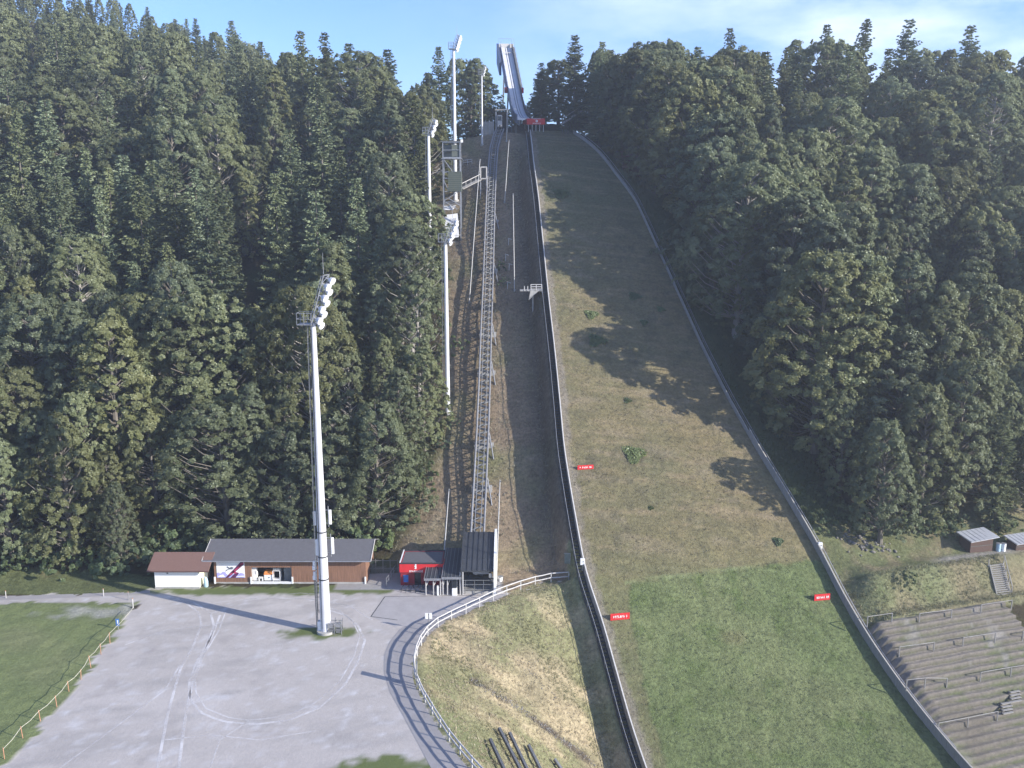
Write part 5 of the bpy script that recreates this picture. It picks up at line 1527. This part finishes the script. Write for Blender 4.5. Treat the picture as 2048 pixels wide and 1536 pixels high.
# mid-way stop and footbridge
ty_ = min(TR, key=lambda p: abs(pix(*p)[1] - 372)); sxx = XY(967, 360, ty_.y)
T = Thing('lift_stop_frame', (sxx.x, ty_.y, hz(sxx.x, ty_.y)), 'pale square steel frame of the midway lift stop', 'steel frame')
a, b_ = XY(961, 334, ty_.y), XY(973, 334, ty_.y); c, d_ = XY(961, 357, ty_.y), XY(973, 357, ty_.y)
mb = MB()
for dy in (0, 1.2):
    o = Vector((0, dy, 0))
    for u, v in ((a, b_), (b_, d_), (d_, c), (c, a)): mb.beam(u + o, v + o, .16)
for u in (a, b_, c, d_): mb.beam(u, u + Vector((0, 1.2, 0)), .14)
T.part('frame', mb, OFFW)
mb = MB()
for u in (c, d_): mb.beam(u, Vector((u.x, u.y, hz(u.x, u.y) - .3)), .16); mb.beam(u + Vector((0, 1.2, 0)), Vector((u.x, u.y + 1.2, hz(u.x, u.y + 1.2) - .3)), .16)
T.part('leg', mb, GALV)
T.part('deck', MB().box((c + d_) / 2 + Vector((0, .6, -.1)), ((d_ - c).length, 1.3, .1)), GREYWD)
a = Vector((jx1, jy + jd * .6, jz(378) )); b2 = c + Vector((0, .6, -.1))
T = Thing('footbridge', a, 'short footbridge from the judges tower to the midway lift stop', 'footbridge')
T.part('deck', MB().beam(a, b2, .9, .12), GREYWD)
mb = MB()
for o in (-.42, .42):
    mb.beam(a + Vector((0, o, .9)), b2 + Vector((0, o, .9)), .06)
    for i in range(5): q = a.lerp(b2, i / 4) + Vector((0, o, 0)); mb.beam(q, q + Vector((0, 0, .9)), .05)
T.part('railing', mb, OFFW)
def rail_run(name, label, cat, pts, h, m, gap=2.0, rails=2, pw=.09, ground=True):
    pts = [Vector(p) for p in pts]; T = Thing(name, pts[0], label, cat)
    tot = sum((b - a).length for a, b in zip(pts, pts[1:])); n = max(2, int(tot / gap) + 1)
    q = resample(pts, n)
    for p in q: T.part('post', MB().box(p + Vector((0, 0, h / 2 - .1)), (pw, pw, h + .2)), m)
    mb = MB()
    for k in range(rails):
        z = h * (1 - .48 * k)
        for a, b in zip(q, q[1:]): mb.beam(a + Vector((0, -.05, z)), b + Vector((0, -.05, z)), .06, .12)
    T.part('rail', mb, m); return T
rail_run('white_rail_fence', 'short white rail fence on the slope right of the judges tower', 'fence', [G(926, 330), G(936, 329), G(944, 328)], .9, OFFW, .9)
rail_run('timber_railing', 'weathered railing with a small deck left of the judges tower', 'railing', [G(866, 352), G(876, 349), G(884, 346)], .9, OFFW, .9)
# net poles
for i, (b0, t0, lab) in enumerate([
    ((938, 606), (960, 318), 'long thin white pole leaning along the slope between wood and lift track'),
    ((1029, 582), (1026, 387), 'tall thin white pole left of the mid-slope railing platform'),
    ((1009, 405), (1018, 280), 'thin white pole right of the upper lift track'),
    ((1013, 283), (1015, 218), 'thin grey pole right of the lift top shelter'),
    ((886, 1132), (898, 978), 'thin white pole behind the red kiosk'),
    ((992, 1172), (1000, 960), 'thin white pole close to the white side wall of the lift station')]):
    g = G(*b0); t = XY(*t0, g.y + (1.5 if i == 0 else 0))
    T = Thing('net_pole', g, lab, 'pole')
    T.part('shaft', MB().tube([g - Vector((0, 0, .3)), g.lerp(t, .5), t], [.085, .07, .05], 8), OFFW)
    T.part('collar', MB().tube([g - Vector((0, 0, .2)), g + Vector((0, 0, .3))], .18, 8), GALV)
    T.part('pulley', MB().box(t + Vector((.05, 0, -.15)), (.16, .1, .2)), DKGAL)
for i, (px, py, lab) in enumerate([(1011, 522, 'white T-shaped post beside a bush right of the lift track'), (1017, 490, 'topmost of the white T-shaped posts right of the lift track'), (1018, 541, 'white T-shaped post just above the lowest one'), (1015, 578, 'lowest white T-shaped post, near the railing platform')]):
    g = G(px, py); T = Thing('marker_post', g, lab, 'post', 'small posts right of the lift track')
    T.part('stem', MB().beam(g, g + Vector((.05, 0, 1.15)), .11), OFFW); T.part('arm', MB().beam(g + Vector((-.1, 0, 1.15)), g + Vector((.55, 0, .95)), .11), OFFW)
# mid-slope railing platform
g = GL(1087, 580); py_ = g.y; 
def XP(px, py): return at_y(px, py, py_)
T = Thing('viewing_platform', XP(1066, 581), 'small platform with a white railing and a pale concrete wedge beside the stair', 'platform')
T.part('deck', MB().box((XP(1061, 581).x + .1, py_ + .9, XP(1061, 581.5).z), (XP(1085, 581).x - XP(1040, 581).x, 1.8, .14)), CONC)
mb = MB()
for px in (1062, 1072.5, 1083.5): mb.beam(XP(px, 581), XP(px, 568.5), .13)
for py in (569, 573.5, 578): mb.beam(XP(1062, py), XP(1083.5, py), .11)
for px in (1049, 1055.5): mb.beam(XP(px, 582), XP(px, 572), .12)
T.part('railing', mb, OFFW)
mb = MB().prism([XP(1061, 581) + Vector((0, -.02, 0)), XP(1079, 580.5) + Vector((0, -.02, 0)), XP(1057.5, 600) + Vector((0, -.02, 0))], (0, 1.6, 0)); T.part('concrete_wedge', mb, CONC)
gx = XP(1073, 581)
mb = MB()
for px in (1066, 1084): q = XP(px, 582); mb.box((q.x, py_ + .8, (q.z + hz(q.x, py_ + .8)) / 2 - .3), (.2, .2, abs(q.z - hz(q.x, py_ + .8)) + .8))
T.part('pier', mb, CONC)
# walkway climbing away at the upper right end of the board fence
a, b_ = XY(1123, 248, 186), XY(1162, 222, 189)
T = Thing('timber_walkway', a, 'grey walkway on posts climbing from the top of the right board fence into the trees', 'walkway')
T.part('deck', MB().beam(a, b_, 1.0, .14), GREYWD); T.part('railing', MB().beam(a + Vector((0, -.45, .9)), b_ + Vector((0, -.45, .9)), .07).beam(a + Vector((0, .45, .9)), b_ + Vector((0, .45, .9)), .07), GREYWD)
for i in range(7):
    q = a.lerp(b_, (i + .3) / 7); T.part('post', MB().beam((q.x, q.y - .4, hz(q.x, q.y) - .4), q + Vector((0, -.4, .9)), .10), DARKWD)

# ------------------------------------------------------------------ fences and signs round the lot
def pole_fence(label, pts, h=1.12, gap=2.05):
    T = Thing('rail_fence', (pts[0].x, pts[0].y, 0), label, 'fence')
    tot = sum((b - a).length for a, b in zip(pts, pts[1:])); q = resample(pts, int(tot / gap) + 1)
    R2 = np.random.RandomState(3)
    q = [p + Vector((0, 0, max(hz(p.x, p.y), -.6) * .5)) for p in q]
    hs = [h + R2.uniform(-.05, .05) for _ in q]
    for p, hh_ in zip(q, hs): T.part('post', MB().tube([p - Vector((0, 0, .3)), p + Vector((R2.uniform(-.03, .03), 0, hh_))], .065, 7), OFFW)
    for k, zf in enumerate((.98, .52)):
        mb = MB()
        for i in range(len(q) - 1):
            a = q[i] + Vector((-.06, -.06, hs[i] * zf)); b = q[i + 1] + Vector((-.06, -.06, hs[i + 1] * zf)); m_ = a.lerp(b, .5) + Vector((0, 0, R2.uniform(-.04, .04)))
            mb.tube([a, m_, b], .07, 7)
        T.part('rail', mb, OFFW)
    return T
pole_fence('long pale pole fence with two rails along the curved path beside the lot', [Vector((p[0] + .1, p[1], 0)) for p in FENCE])
p = at_z(858, 1263, 0)
T = Thing('signpost', p, 'thin post with two small white boards at the bend of the pole fence', 'signpost')
T.part('post', MB().tube([p, p + Vector((0, 0, 1.9))], .045, 6), GALV)
for dx in (-.2, .2): T.part('board', MB().box(p + Vector((dx, -.06, 1.72)), (.30, .03, .62)), WHITE)
p = at_z(834, 1372, 0)
T = Thing('upright_board', p, 'narrow upright pale board standing at the pole fence above the lot', 'board')
T.part('panel', MB().box(p + Vector((0, 0, 1.45)), (.10, .62, 1.6)), GALV); T.part('post', MB().box(p + Vector((0, -.2, .4)), (.09, .09, .8)).box(p + Vector((0, .2, .4)), (.09, .09, .8)), GALV)
p = at_z(1134, 1154, 0); p.z = hz(p.x, p.y)
T = Thing('notice_board', p, 'grey green notice board at the upper end of the pole fence', 'notice board')
T.part('panel', MB().box(p + Vector((0, 0, .95)), (.62, .06, 1.2)), mat('grey_green_panel', (.17, .20, .18), .6)); T.part('top_cap', MB().box(p + Vector((0, 0, 1.59)), (.74, .14, .07)), GALV); T.part('post', MB().box(p + Vector((.34, 0, .7)), (.07, .08, 1.9)), GALV)
# rope fence between meadow and lot
pp = [at_z(*q, 0) for q in [(9,1518),(46,1477),(81,1442),(114,1414),(138,1383),(162,1359),(182,1335),(202,1309),(220,1287)]]
T = Thing('rope_fence', pp[0], 'rope strung on short orange posts between meadow and gravel lot', 'rope fence')
R2 = np.random.RandomState(9)
tops = []
for i, p in enumerate(pp):
    hgt = 1.15 * R2.uniform(.85, 1.05); lean = Vector((R2.uniform(-.12, .08), 0, hgt)); T.part('post', MB().tube([p - Vector((0, 0, .2)), p + lean], .034, 7), ORPOST); tops.append(p + lean * .88)
mb = MB(); tops.append(at_z(266, 1216, .7))
for a, b_ in zip(tops, tops[1:]): mb.tube([a, a.lerp(b_, .5) - Vector((0, 0, .12)), b_], .022, 5)
T.part('rope', mb, ROPE)
p = at_z(236.5, 1258, 0)
T = Thing('blue_sign', p, 'small blue and white sign on a post at the meadow edge', 'sign')
T.part('post', MB().tube([p, p + Vector((0, 0, .9))], .04, 6), GALV); T.part('panel', MB().box(p + Vector((0, -.05, .75)), (.34, .04, .75)), BLUEP); T.part('symbol', MB().box(p + Vector((.03, -.075, .8)), (.12, .01, .42)), WHITE)
for (px, py, h, lab) in [(266, 1215, 1.0, 'pale wooden post at the corner where the meadow meets the road'), (257, 1200, .9, 'thin grey post beside the road above the meadow corner'), (12, 1196, .8, 'short white marker post at the left end of the access road'), (207, 1192, .8, 'short white marker post by the verge of the access road')]:
    p = at_z(px, py, 0); T = Thing('roadside_post', p, lab, 'post')
    T.part('shaft', MB().tube([p - Vector((0, 0, .2)), p + Vector((.02, 0, h))], .06 if 'wood' in lab else .045, 7), OFFW if 'grey' not in lab else GALV); T.part('cap', MB().tube([p + Vector((.02, 0, h)), p + Vector((.02, 0, h + .06))], .065, 7), ORPOST)
# dark beams at the foot of the bank
bl = [((980, 1479), (1016, 1556), 'leftmost dark beam lying on low legs at the foot of the dry bank'), ((998, 1457), (1049, 1556), 'longest dark beam at the foot of the dry bank'), ((1019, 1466), (1062, 1556), 'dark beam right of the longest one at the foot of the dry bank'), ((1057, 1491), (1089, 1556), 'short dark beam beside a clod of earth on the dry bank'), ((1109, 1519), (1134, 1556), 'rightmost dark beam at the foot of the dry bank')]
for a, b_, lab in bl:
    p, q = G(*a, .45), G(*b_, .45); T = Thing('timber_beam', p, lab, 'beam', 'dark beams on the dry bank')
    p1, q1 = p + Vector((0, 0, .45)), q + Vector((0, 0, .45))
    T.part('beam', MB().beam(p1, q1, .26, .20), DARKWD)
    T.part('top_board', MB().beam(p1 + Vector((0.04, 0, .12)), q1 + Vector((.04, 0, .12)), .20, .03), DKGAL)
    for t in (.06, .5, .94): 
        r = p1.lerp(q1, t); T.part('leg', MB().beam((r.x, r.y, hz(r.x, r.y) - .2), r, .12), DARKWD)

# ------------------------------------------------------------------ right side: shed, stair, barriers
g = G(1962, 1104); 
def shed_r(g, wd, hd, dp, label, cat, nm):
    T = Thing(nm, g, label, cat); a = rad(12); xd = Vector((math.cos(a), math.sin(a), 0)); yd = Vector((-math.sin(a), math.cos(a), 0)); b = Vector(g)
    def Q(u, v, z): return b + xd * u + yd * v + Vector((0, 0, z))
    h0 = hd * .82
    T.part('wall', MB().prism([Q(-wd / 2, 0, -.3), Q(wd / 2, 0, -.3), Q(wd / 2, 0, hd), Q(-wd / 2, 0, h0)], yd * dp), SHEDWD)
    T.part('roof', MB().prism([Q(-wd / 2 - .35, -.5, h0 + .02), Q(wd / 2 + .45, -.5, hd + .08), Q(wd / 2 + .45, dp + .3, hd + .38), Q(-wd / 2 - .35, dp + .3, h0 + .36)], (0, 0, .07)), mat('pale_roof_sheet', (.50, .505, .52), .5, .2, .12, 2))
    mb = MB()
    for i in range(7):
        u = -wd / 2 - .3 + (wd + .7) * i / 6; z = h0 + .1 + (hd - h0) * i / 6
        mb.beam(Q(u, -.48, z), Q(u, dp + .28, z + .32), .06, .05)
    T.part('roof_seam', mb, DKGAL)
    T.part('batten', MB().beam(Q(-wd / 2, -.03, hd * .45), Q(wd / 2, -.03, hd * .47), .04, .10), DARKWD)
    return Q
Q = shed_r(g, 3.1, 1.8, 2.0, 'small dark boarded shed with a pale metal roof at the foot of the right wood', 'shed', 'garden_shed')
for i, (px, lab) in enumerate([(1996, 'left one of two pale bins beside the small dark shed'), (2006, 'right one of two pale bins beside the small dark shed')]):
    p = G(px, 1102); T = Thing('storage_bin', p, lab, 'bin')
    T.part('body', MB().tube([p, p + Vector((0, 0, .95))], [.27, .29], 12), LIGHTBLUE if i == 0 else WHITE); T.part('lid', MB().tube([p + Vector((0, 0, .95)), p + Vector((0, 0, 1.02))], [.31, .29], 12), GALV)
p = G(2050, 1100); shed_r(p, 2.6, 1.1, 1.6, 'low stack covered with metal sheets at the right edge of the photo', 'covered stack', 'covered_stack')
# stair on the bank
a, b_ = G(1992, 1131), G(2008, 1188)
b_.z = TZ - .3
T = Thing('bank_stair', b_, 'weathered wooden stair climbing the grassy bank to the small dark shed', 'stair')
xd = Vector((math.cos(B0), math.sin(B0), 0)) if False else Vector((math.cos(rad(18)), math.sin(rad(18)), 0))
nst = 15
for i in range(nst):
    p = b_.lerp(a, (i + .5) / nst) + Vector((0, 0, .22)); T.part('step', MB().box(p, (2.05, .26, .07), rz=rad(14)), GREYWD)
mb = MB()
for o in (-1.0, 1.0): mb.beam(b_ + xd * o + Vector((0, 0, .1)), a + xd * o + Vector((0, 0, .15)), .10, .26)
T.part('stringer', mb, GREYWD)
mb = MB()
for i in range(4): q = b_.lerp(a, i / 3) + xd * 1.15; mb.beam(q, q + Vector((0, 0, 1.15)), .08)
mb.beam(b_ + xd * 1.15 + Vector((0, 0, 1.1)), a + xd * 1.15 + Vector((0, 0, 1.1)), .08); T.part('handrail', mb, GREYWD)
mb = MB(); q = a + xd * -1.15; mb.beam(q, q + Vector((0, 0, .9)), .1); T.part('newel_post', mb, GREYWD)
BARR = mat('worn_barrier_steel', (.25, .24, .23), .7, .1, .2, 3)
bars = [([(1734,1253),(1783,1247)], 'top row, nearest the board fence'), ([(1838,1243),(1902,1237)], 'top row, standing on a bare pale patch'), ([(1961,1228),(2022,1220)], 'top row, below the wooden stair'),
        ([(1798,1310),(1867,1303)], 'second row, nearest the board fence'), ([(1925,1295),(1989,1287)], 'second row, middle of the terraces'), ([(2045,1278),(2100,1271)], 'second row, cut by the photo edge'),
        ([(1812,1380),(1849,1378),(1893,1373)], 'third row, with a middle post'), ([(1960,1362),(2021,1352),(2080,1345)], 'third row, at the right'), ([(1876,1462),(1935,1452),(1994,1440)], 'lowest row, at the foot of the terraces')]
for pts, lab in bars:
    q = [GT(*c) for c in pts]
    T = Thing('crush_barrier', q[0], 'pale steel crowd barrier in the ' + lab, 'barrier', 'crowd barriers on the terraces')
    for p in q: T.part('post', MB().box(p + Vector((0, 0, .45)), (.10, .10, 1.25)), BARR)
    mb = MB()
    for u, v in zip(q, q[1:]): mb.tube([u + Vector((0, 0, 1.05)), v + Vector((0, 0, 1.05))], .04, 8)
    T.part('rail', mb, BARR)
for (px, py, lab) in [(2014, 1424, 'lower set of dark timber steps at the end of the terraces'), (2031, 1399, 'upper set of dark timber steps at the end of the terraces')]:
    p = GT(px, py); T = Thing('timber_steps', p, lab, 'steps')
    for k in range(4): T.part('tread', MB().box(p + Vector((.12 * k - .2, .34 * k - .5, .16 + .16 * k)), (1.25, .24, .07), rz=rad(16)), GREYWD)
    T.part('stringer', MB().beam(p + Vector((-.8, -.6, .05)), p + Vector((-.45, .7, .62)), .08, .2).beam(p + Vector((.38, -.3, .05)), p + Vector((.75, 1.0, .62)), .08, .2), DARKWD)
# brown hut half hidden at the upper edge of the right wood
g = G(1262, 352)
T = Thing('log_hut', g, 'brown hut with two stepped roofs half hidden at the edge of the right wood', 'hut')
hx0, hx1 = XY(1243, 340, g.y).x, XY(1283, 340, g.y).x
T.part('wall', MB().box(((hx0 + hx1) / 2, g.y + 1.6, g.z + 1.2), (hx1 - hx0 - .5, 3.0, 3.4)), SHEDWD)
for py, dy in ((333, 0), (312, 1.2)):
    z = ztop(py, g.y + dy); T.part('roof', MB().prism([(hx0, g.y + dy - .6, z - .2), (hx0, g.y + dy + 2.0, z + .9), (hx0, g.y + dy + 2.0, z + 1.02), (hx0, g.y + dy - .6, z - .08)], (hx1 - hx0, 0, 0)), ROOFB)

# ------------------------------------------------------------------ shrubs, weeds, stones, grass
def shrub(px, py, hgt, label, group=None, mesh=0, g=None):
    g = g if g is not None else G(px, py); o = link('shrub', SH[mesh % 3], loc=g - Vector((0, 0, .1)))
    k = hgt / (2.6, 3.4, 1.7)[mesh % 3]; o.scale = (k * 1.05, k * 1.05, k); o.rotation_euler = (0, 0, (px * 1.7) % 6.28)
    return tag(o, label, 'shrub', group)
shrub(1640, 1058, 2.7, 'bright green shrub above the bare earth beside the right board fence', mesh=1)
shrub(1815, 1172, 1.7, 'lone round shrub on the grassy bank above the terraces', mesh=0)
R2 = np.random.RandomState(77)
for i, (px, py) in enumerate([(1545,880),(1570,905),(1600,950),(1560,930),(1625,985),(1660,1005),(1690,1030),(1720,1045),(1740,1062),(1760,1050),(1780,1066),(1800,1055),(1825,1068),(1850,1062),(1872,1072),(1895,1062),(1915,1072),(1905,1052),(1700,1055),(2015,1058),(1985,1060),(1600,900),(1640,940),(1680,975),(1520,830),(1490,770),(1460,720),(1440,660),(1770,1040),(1815,1045),(2020,1075),(1850,1050)]):
    shrub(px, py, R2.uniform(1.2, 2.6), 'dark green shrub among the undergrowth along the foot of the right wood', 'shrubs along the foot of the right wood', R2.randint(3))
for i in range(46):
    x = R2.uniform(-60, -17); g = Vector((x, R2.uniform(98.8, 101) if x < -44 else R2.uniform(103.2, 105.5), 0)); g.z = hz(g.x, g.y)
    shrub(pix(*g)[0], 0, R2.uniform(1.6, 3.6), 'leafy shrub in the undergrowth along the foot of the left wood', 'shrubs along the foot of the left wood', R2.randint(3), g)
for i, (px, py, h) in enumerate([(795,1060,1.8),(770,1085,2.2),(850,960,1.8),(880,900,1.8),(905,850,1.6),(845,1000,1.6),(1003,540,1.5),(1008,572,1.6),(915,700,1.6)]):
    shrub(px, py, h, 'low green shrub at the edge of the left wood beside the lift track' if px < 950 else 'low bush right of the lift track near the T-shaped posts', 'shrubs beside the lift track', i)
def weed_mesh(seed):
    rs_ = np.random.RandomState(seed); n = 420; r = np.sqrt(rs_.rand(n)); th = rs_.rand(n) * 6.28
    r = r * (1 + .3 * np.sin(3 * th + seed)); c = np.stack([r * np.cos(th), r * np.sin(th), .10 + .32 * (1 - np.minimum(r, 1)) * rs_.rand(n)], -1)
    nn = unit(np.stack([rs_.randn(n) * .5, rs_.randn(n) * .5, np.ones(n)], -1)); v, f = leaves(c, nn, rs_.uniform(.18, .32, n), rs_.uniform(.14, .26, n), rs_)
    me = np_mesh('foliage', v, f); me.materials.append(LEAF2); return me
WM = [weed_mesh(1), weed_mesh(2)]
for i, (px, py, r, lab) in enumerate([(1268,908,1.35,'largest patch of green weeds on the landing slope'),(1193,681,1.25,'green weed patch in the shadow edge left of the mid slope'),(1183,629,.95,'green weed patch just above the one at the shadow edge'),(1269,593,.95,'topmost weed patch of the shaded mid slope'),(1288,645,.6,'small weed patch in the middle of the shaded slope'),(1321,619,.6,'small weed patch in shade nearest the right board fence'),(1122,387,1.4,'faint wide weed patch high on the slope'),(1301,1016,.35,'tiny weed tuft on the lit lower slope'),(1556,1083,.6,'weed tuft near the lower right of the dry slope'),(1255,801,.5,'small weed tuft in the lit part of the mid slope')]):
    g = GL(px, py); o = link('weed_patch', WM[i % 2], loc=g + Vector((0, 0, -.04))); o.scale = (r, r, 1 if r > .5 else .7)
    al_ = math.atan(.62); o.rotation_euler = (al_ if py < 1000 else al_ * .9, 0, A)
    tag(o, lab, 'weed patch')
# rubble
rv, rfc = [], []; base_v = [Vector(v) for v in ((1,0,0),(-1,0,0),(0,1,0),(0,-1,0),(0,0,1),(0,0,-1))]; tri = [(0,2,4),(2,1,4),(1,3,4),(3,0,4),(2,0,5),(1,2,5),(3,1,5),(0,3,5)]
def stone(p, r):
    n = len(rv)
    for v in base_v: rv.append((p.x + v.x * r * R2.uniform(.6, 1.3), p.y + v.y * r * R2.uniform(.6, 1.3), p.z + v.z * r * R2.uniform(.4, .9)))
    rfc.extend([tuple(n + i for i in t) for t in tri])
for (a, b_, wd, n, r) in [((945,1362),(1180,1522),.8,260,.10),((1020,1300),(1100,1395),1.0,60,.07),((1700,1075),(1765,1100),2.2,70,.24),((1000,985),(930,1010),2.0,40,.12),((1090,560),(1080,640),.6,20,.1)]:
    p0, p1 = G(*a), G(*b_)
    for i in range(n):
        t = R2.rand(); q = p0.lerp(p1, t) + Vector((R2.randn() * wd * .5, R2.randn() * wd * .35, 0)); q.z = hz(q.x, q.y)
        stone(q, r * R2.uniform(.5, 1.6))
for i in range(240):          # loose stones at the left border of the landing hill and along the fences
    s = R2.uniform(66, 150); w = float(wL(s)) + abs(R2.randn()) * .5 + .08; x, y = xy(s, w); stone(Vector((x, y, float(P(s)))), R2.uniform(.03, .09))
for i in range(160):
    s = R2.uniform(80, 104); w = float(wR(s)) + R2.uniform(.3, 1.6); x, y = xy(s, w); stone(Vector((x, y, hz(x, y))), R2.uniform(.05, .14))
tag(link('rubble', np_mesh('rubble', rv, rfc), STONE), 'loose grey rubble stones along the slope borders', 'stones', None, 'stuff')
# grass tufts where the ground is rough: short, dry or green blades
def tuft_field(name, pts, hts, col0, col1, label, nb=6):
    rs_ = np.random.RandomState(len(pts)); n = len(pts); c = np.repeat(pts, nb, 0) + np.concatenate([rs_.randn(n * nb, 2) * .10, np.zeros((n * nb, 1))], 1)
    h = np.repeat(hts, nb) * rs_.uniform(.6, 1.2, n * nb); th = rs_.rand(n * nb) * 6.28
    ld = np.stack([rs_.randn(n * nb) * .35, rs_.randn(n * nb) * .35, np.ones(n * nb)], -1) * h[:, None]; wv_ = np.stack([np.cos(th), np.sin(th), 0 * th], -1) * (.022 + .03 * h[:, None])
    v = np.stack([c - wv_, c + wv_, c + ld + wv_ * .25, c + ld - wv_ * .25], 1).reshape(-1, 3)
    me = np_mesh(name, v, np.arange(len(v)).reshape(-1, 4)); me.materials.append(leaf_mat(name + '_blades', col0, col1, .25))
    return tag(link(name, me), label, 'grass', None, 'stuff')
def scatter(n, fx_, rs_):
    out = []
    while len(out) < n:
        x, y = fx_(rs_); out.append((x, y))
    a = np.array(out); z = height(a[:, 0], a[:, 1]); return np.concatenate([a, z[:, None] - .02], 1)
rs_ = np.random.RandomState(8)
X_ = rs_.uniform(-8, 14, 60000); Y_ = rs_.uniform(58, 99, 60000); fdv = fence_dist(X_, Y_); s_, w_ = sw(X_, Y_); ok = (fdv > .15) & (w_ < wL(s_) - 1.7)
bp = np.stack([X_[ok], Y_[ok]], -1); nz = fbm(bp[:, 0], bp[:, 1], 4.2, 3, 9)
Zb = height(bp[:, 0], bp[:, 1])
dry = nz > .48
tuft_field('dry_grass', np.concatenate([bp[dry], Zb[dry, None]], 1)[:4200], rs_.uniform(.08, .20, dry.sum())[:4200], (.36, .31, .19), (.50, .42, .28), 'dry straw-coloured grass on the bank beside the lot')
tuft_field('bank_grass', np.concatenate([bp[~dry], Zb[~dry, None]], 1)[:4200], rs_.uniform(.08, .20, (~dry).sum())[:4200], (.22, .225, .115), (.27, .27, .15), 'short green grass on the bank beside the lot')
X_ = rs_.uniform(-16, 8, 30000); Y_ = rs_.uniform(98, 182, 30000); s_, w_ = sw(X_, Y_); xb_ = np.interp(Y_, [96, 103, 118, 140, 165, 184], [-19, -15, -10.5, -12, -16, -17]); ok = (w_ < wL(s_) - 2) & (X_ > xb_)
ok &= ~((Y_ < 102.5) & (X_ < 0))
bp = np.stack([X_[ok], Y_[ok]], -1)[:4500]; tuft_field('slope_grass', np.concatenate([bp, height(bp[:, 0], bp[:, 1])[:, None]], 1), rs_.uniform(.12, .35, len(bp)), (.25, .21, .135), (.32, .27, .17), 'rough brownish grass on the strip under the lift track')
S_ = rs_.uniform(97, 165, 22000); W_ = wR(S_) + rs_.uniform(.9, 9, 22000); X_, Y_ = xy(S_, W_); ok = qr(X_, Y_)[0] > TQ1 - .3
bp = np.stack([X_[ok], Y_[ok]], -1); tuft_field('verge_grass', np.concatenate([bp, height(bp[:, 0], bp[:, 1])[:, None]], 1), rs_.uniform(.15, .5, len(bp)), (.085, .12, .045), (.12, .15, .06), 'green grass strip between the right board fence and the wood')
Q_ = rs_.uniform(TQ1 - .2, 80, 3000); R_3 = rs_.uniform(50, 88, 3000); X_, Y_ = qxy(Q_, R_3); s_, w_ = sw(X_, Y_); ok = w_ > wR(s_) + .9
bp = np.stack([X_[ok], Y_[ok]], -1); tuft_field('bank_turf', np.concatenate([bp, height(bp[:, 0], bp[:, 1])[:, None]], 1), rs_.uniform(.10, .25, len(bp)), (.18, .19, .10), (.23, .22, .12), 'grass on the bank above the terraces')

S_ = rs_.uniform(64, 182, 26000); T_ = rs_.uniform(.01, .99, 26000); W_ = wL(S_) * (1 - T_) + wR(S_) * T_; X_, Y_ = xy(S_, W_)
sg_ = gb[0][0] + (W_ - gb[0][1]) * (gb[1][0] - gb[0][0]) / (gb[1][1] - gb[0][1]); wg_ = np.interp(S_, [a for a, b in gl], [b for a, b in gl]); isg = (S_ < sg_) & (W_ > wg_)
lp3 = np.stack([X_, Y_, P(S_) - .02], -1)
tuft_field('mown_turf', lp3[isg], rs_.uniform(.06, .15, isg.sum()), (.155, .185, .09), (.195, .22, .11), 'short green turf blades on the lower landing slope', 5)
tuft_field('stubble', lp3[~isg], rs_.uniform(.05, .14, (~isg).sum()), (.22, .19, .115), (.29, .24, .155), 'short olive brown stubble on the upper landing slope', 5)
# ------------------------------------------------------------------ morning haze over the valley
hm = bpy.data.materials.new('morning_haze'); hm.use_nodes = True; hn = hm.node_tree; hn.nodes.clear()
ho = hn.nodes.new('ShaderNodeOutputMaterial'); pv = hn.nodes.new('ShaderNodeVolumePrincipled')
pv.inputs['Color'].default_value = (.80, .88, 1.0, 1); pv.inputs['Density'].default_value = HAZE; pv.inputs['Anisotropy'].default_value = .25
hn.links.new(pv.outputs[0], ho.inputs['Volume'])
zs_ = ZZ.min(); x0_, x1_, y0_, y1_ = xs.min() - 5, xs.max() + 5, ys.min() - 5, ys.max() + 5; zt_ = 135.
mb = MB().box(((x0_ + x1_) / 2, (y0_ + y1_) / 2, (zs_ - 1 + zt_) / 2), (x1_ - x0_, y1_ - y0_, zt_ - zs_ + 1))
tag(mb.build('haze', hm), 'thin bluish morning haze hanging in the valley', 'haze', None, 'stuff')
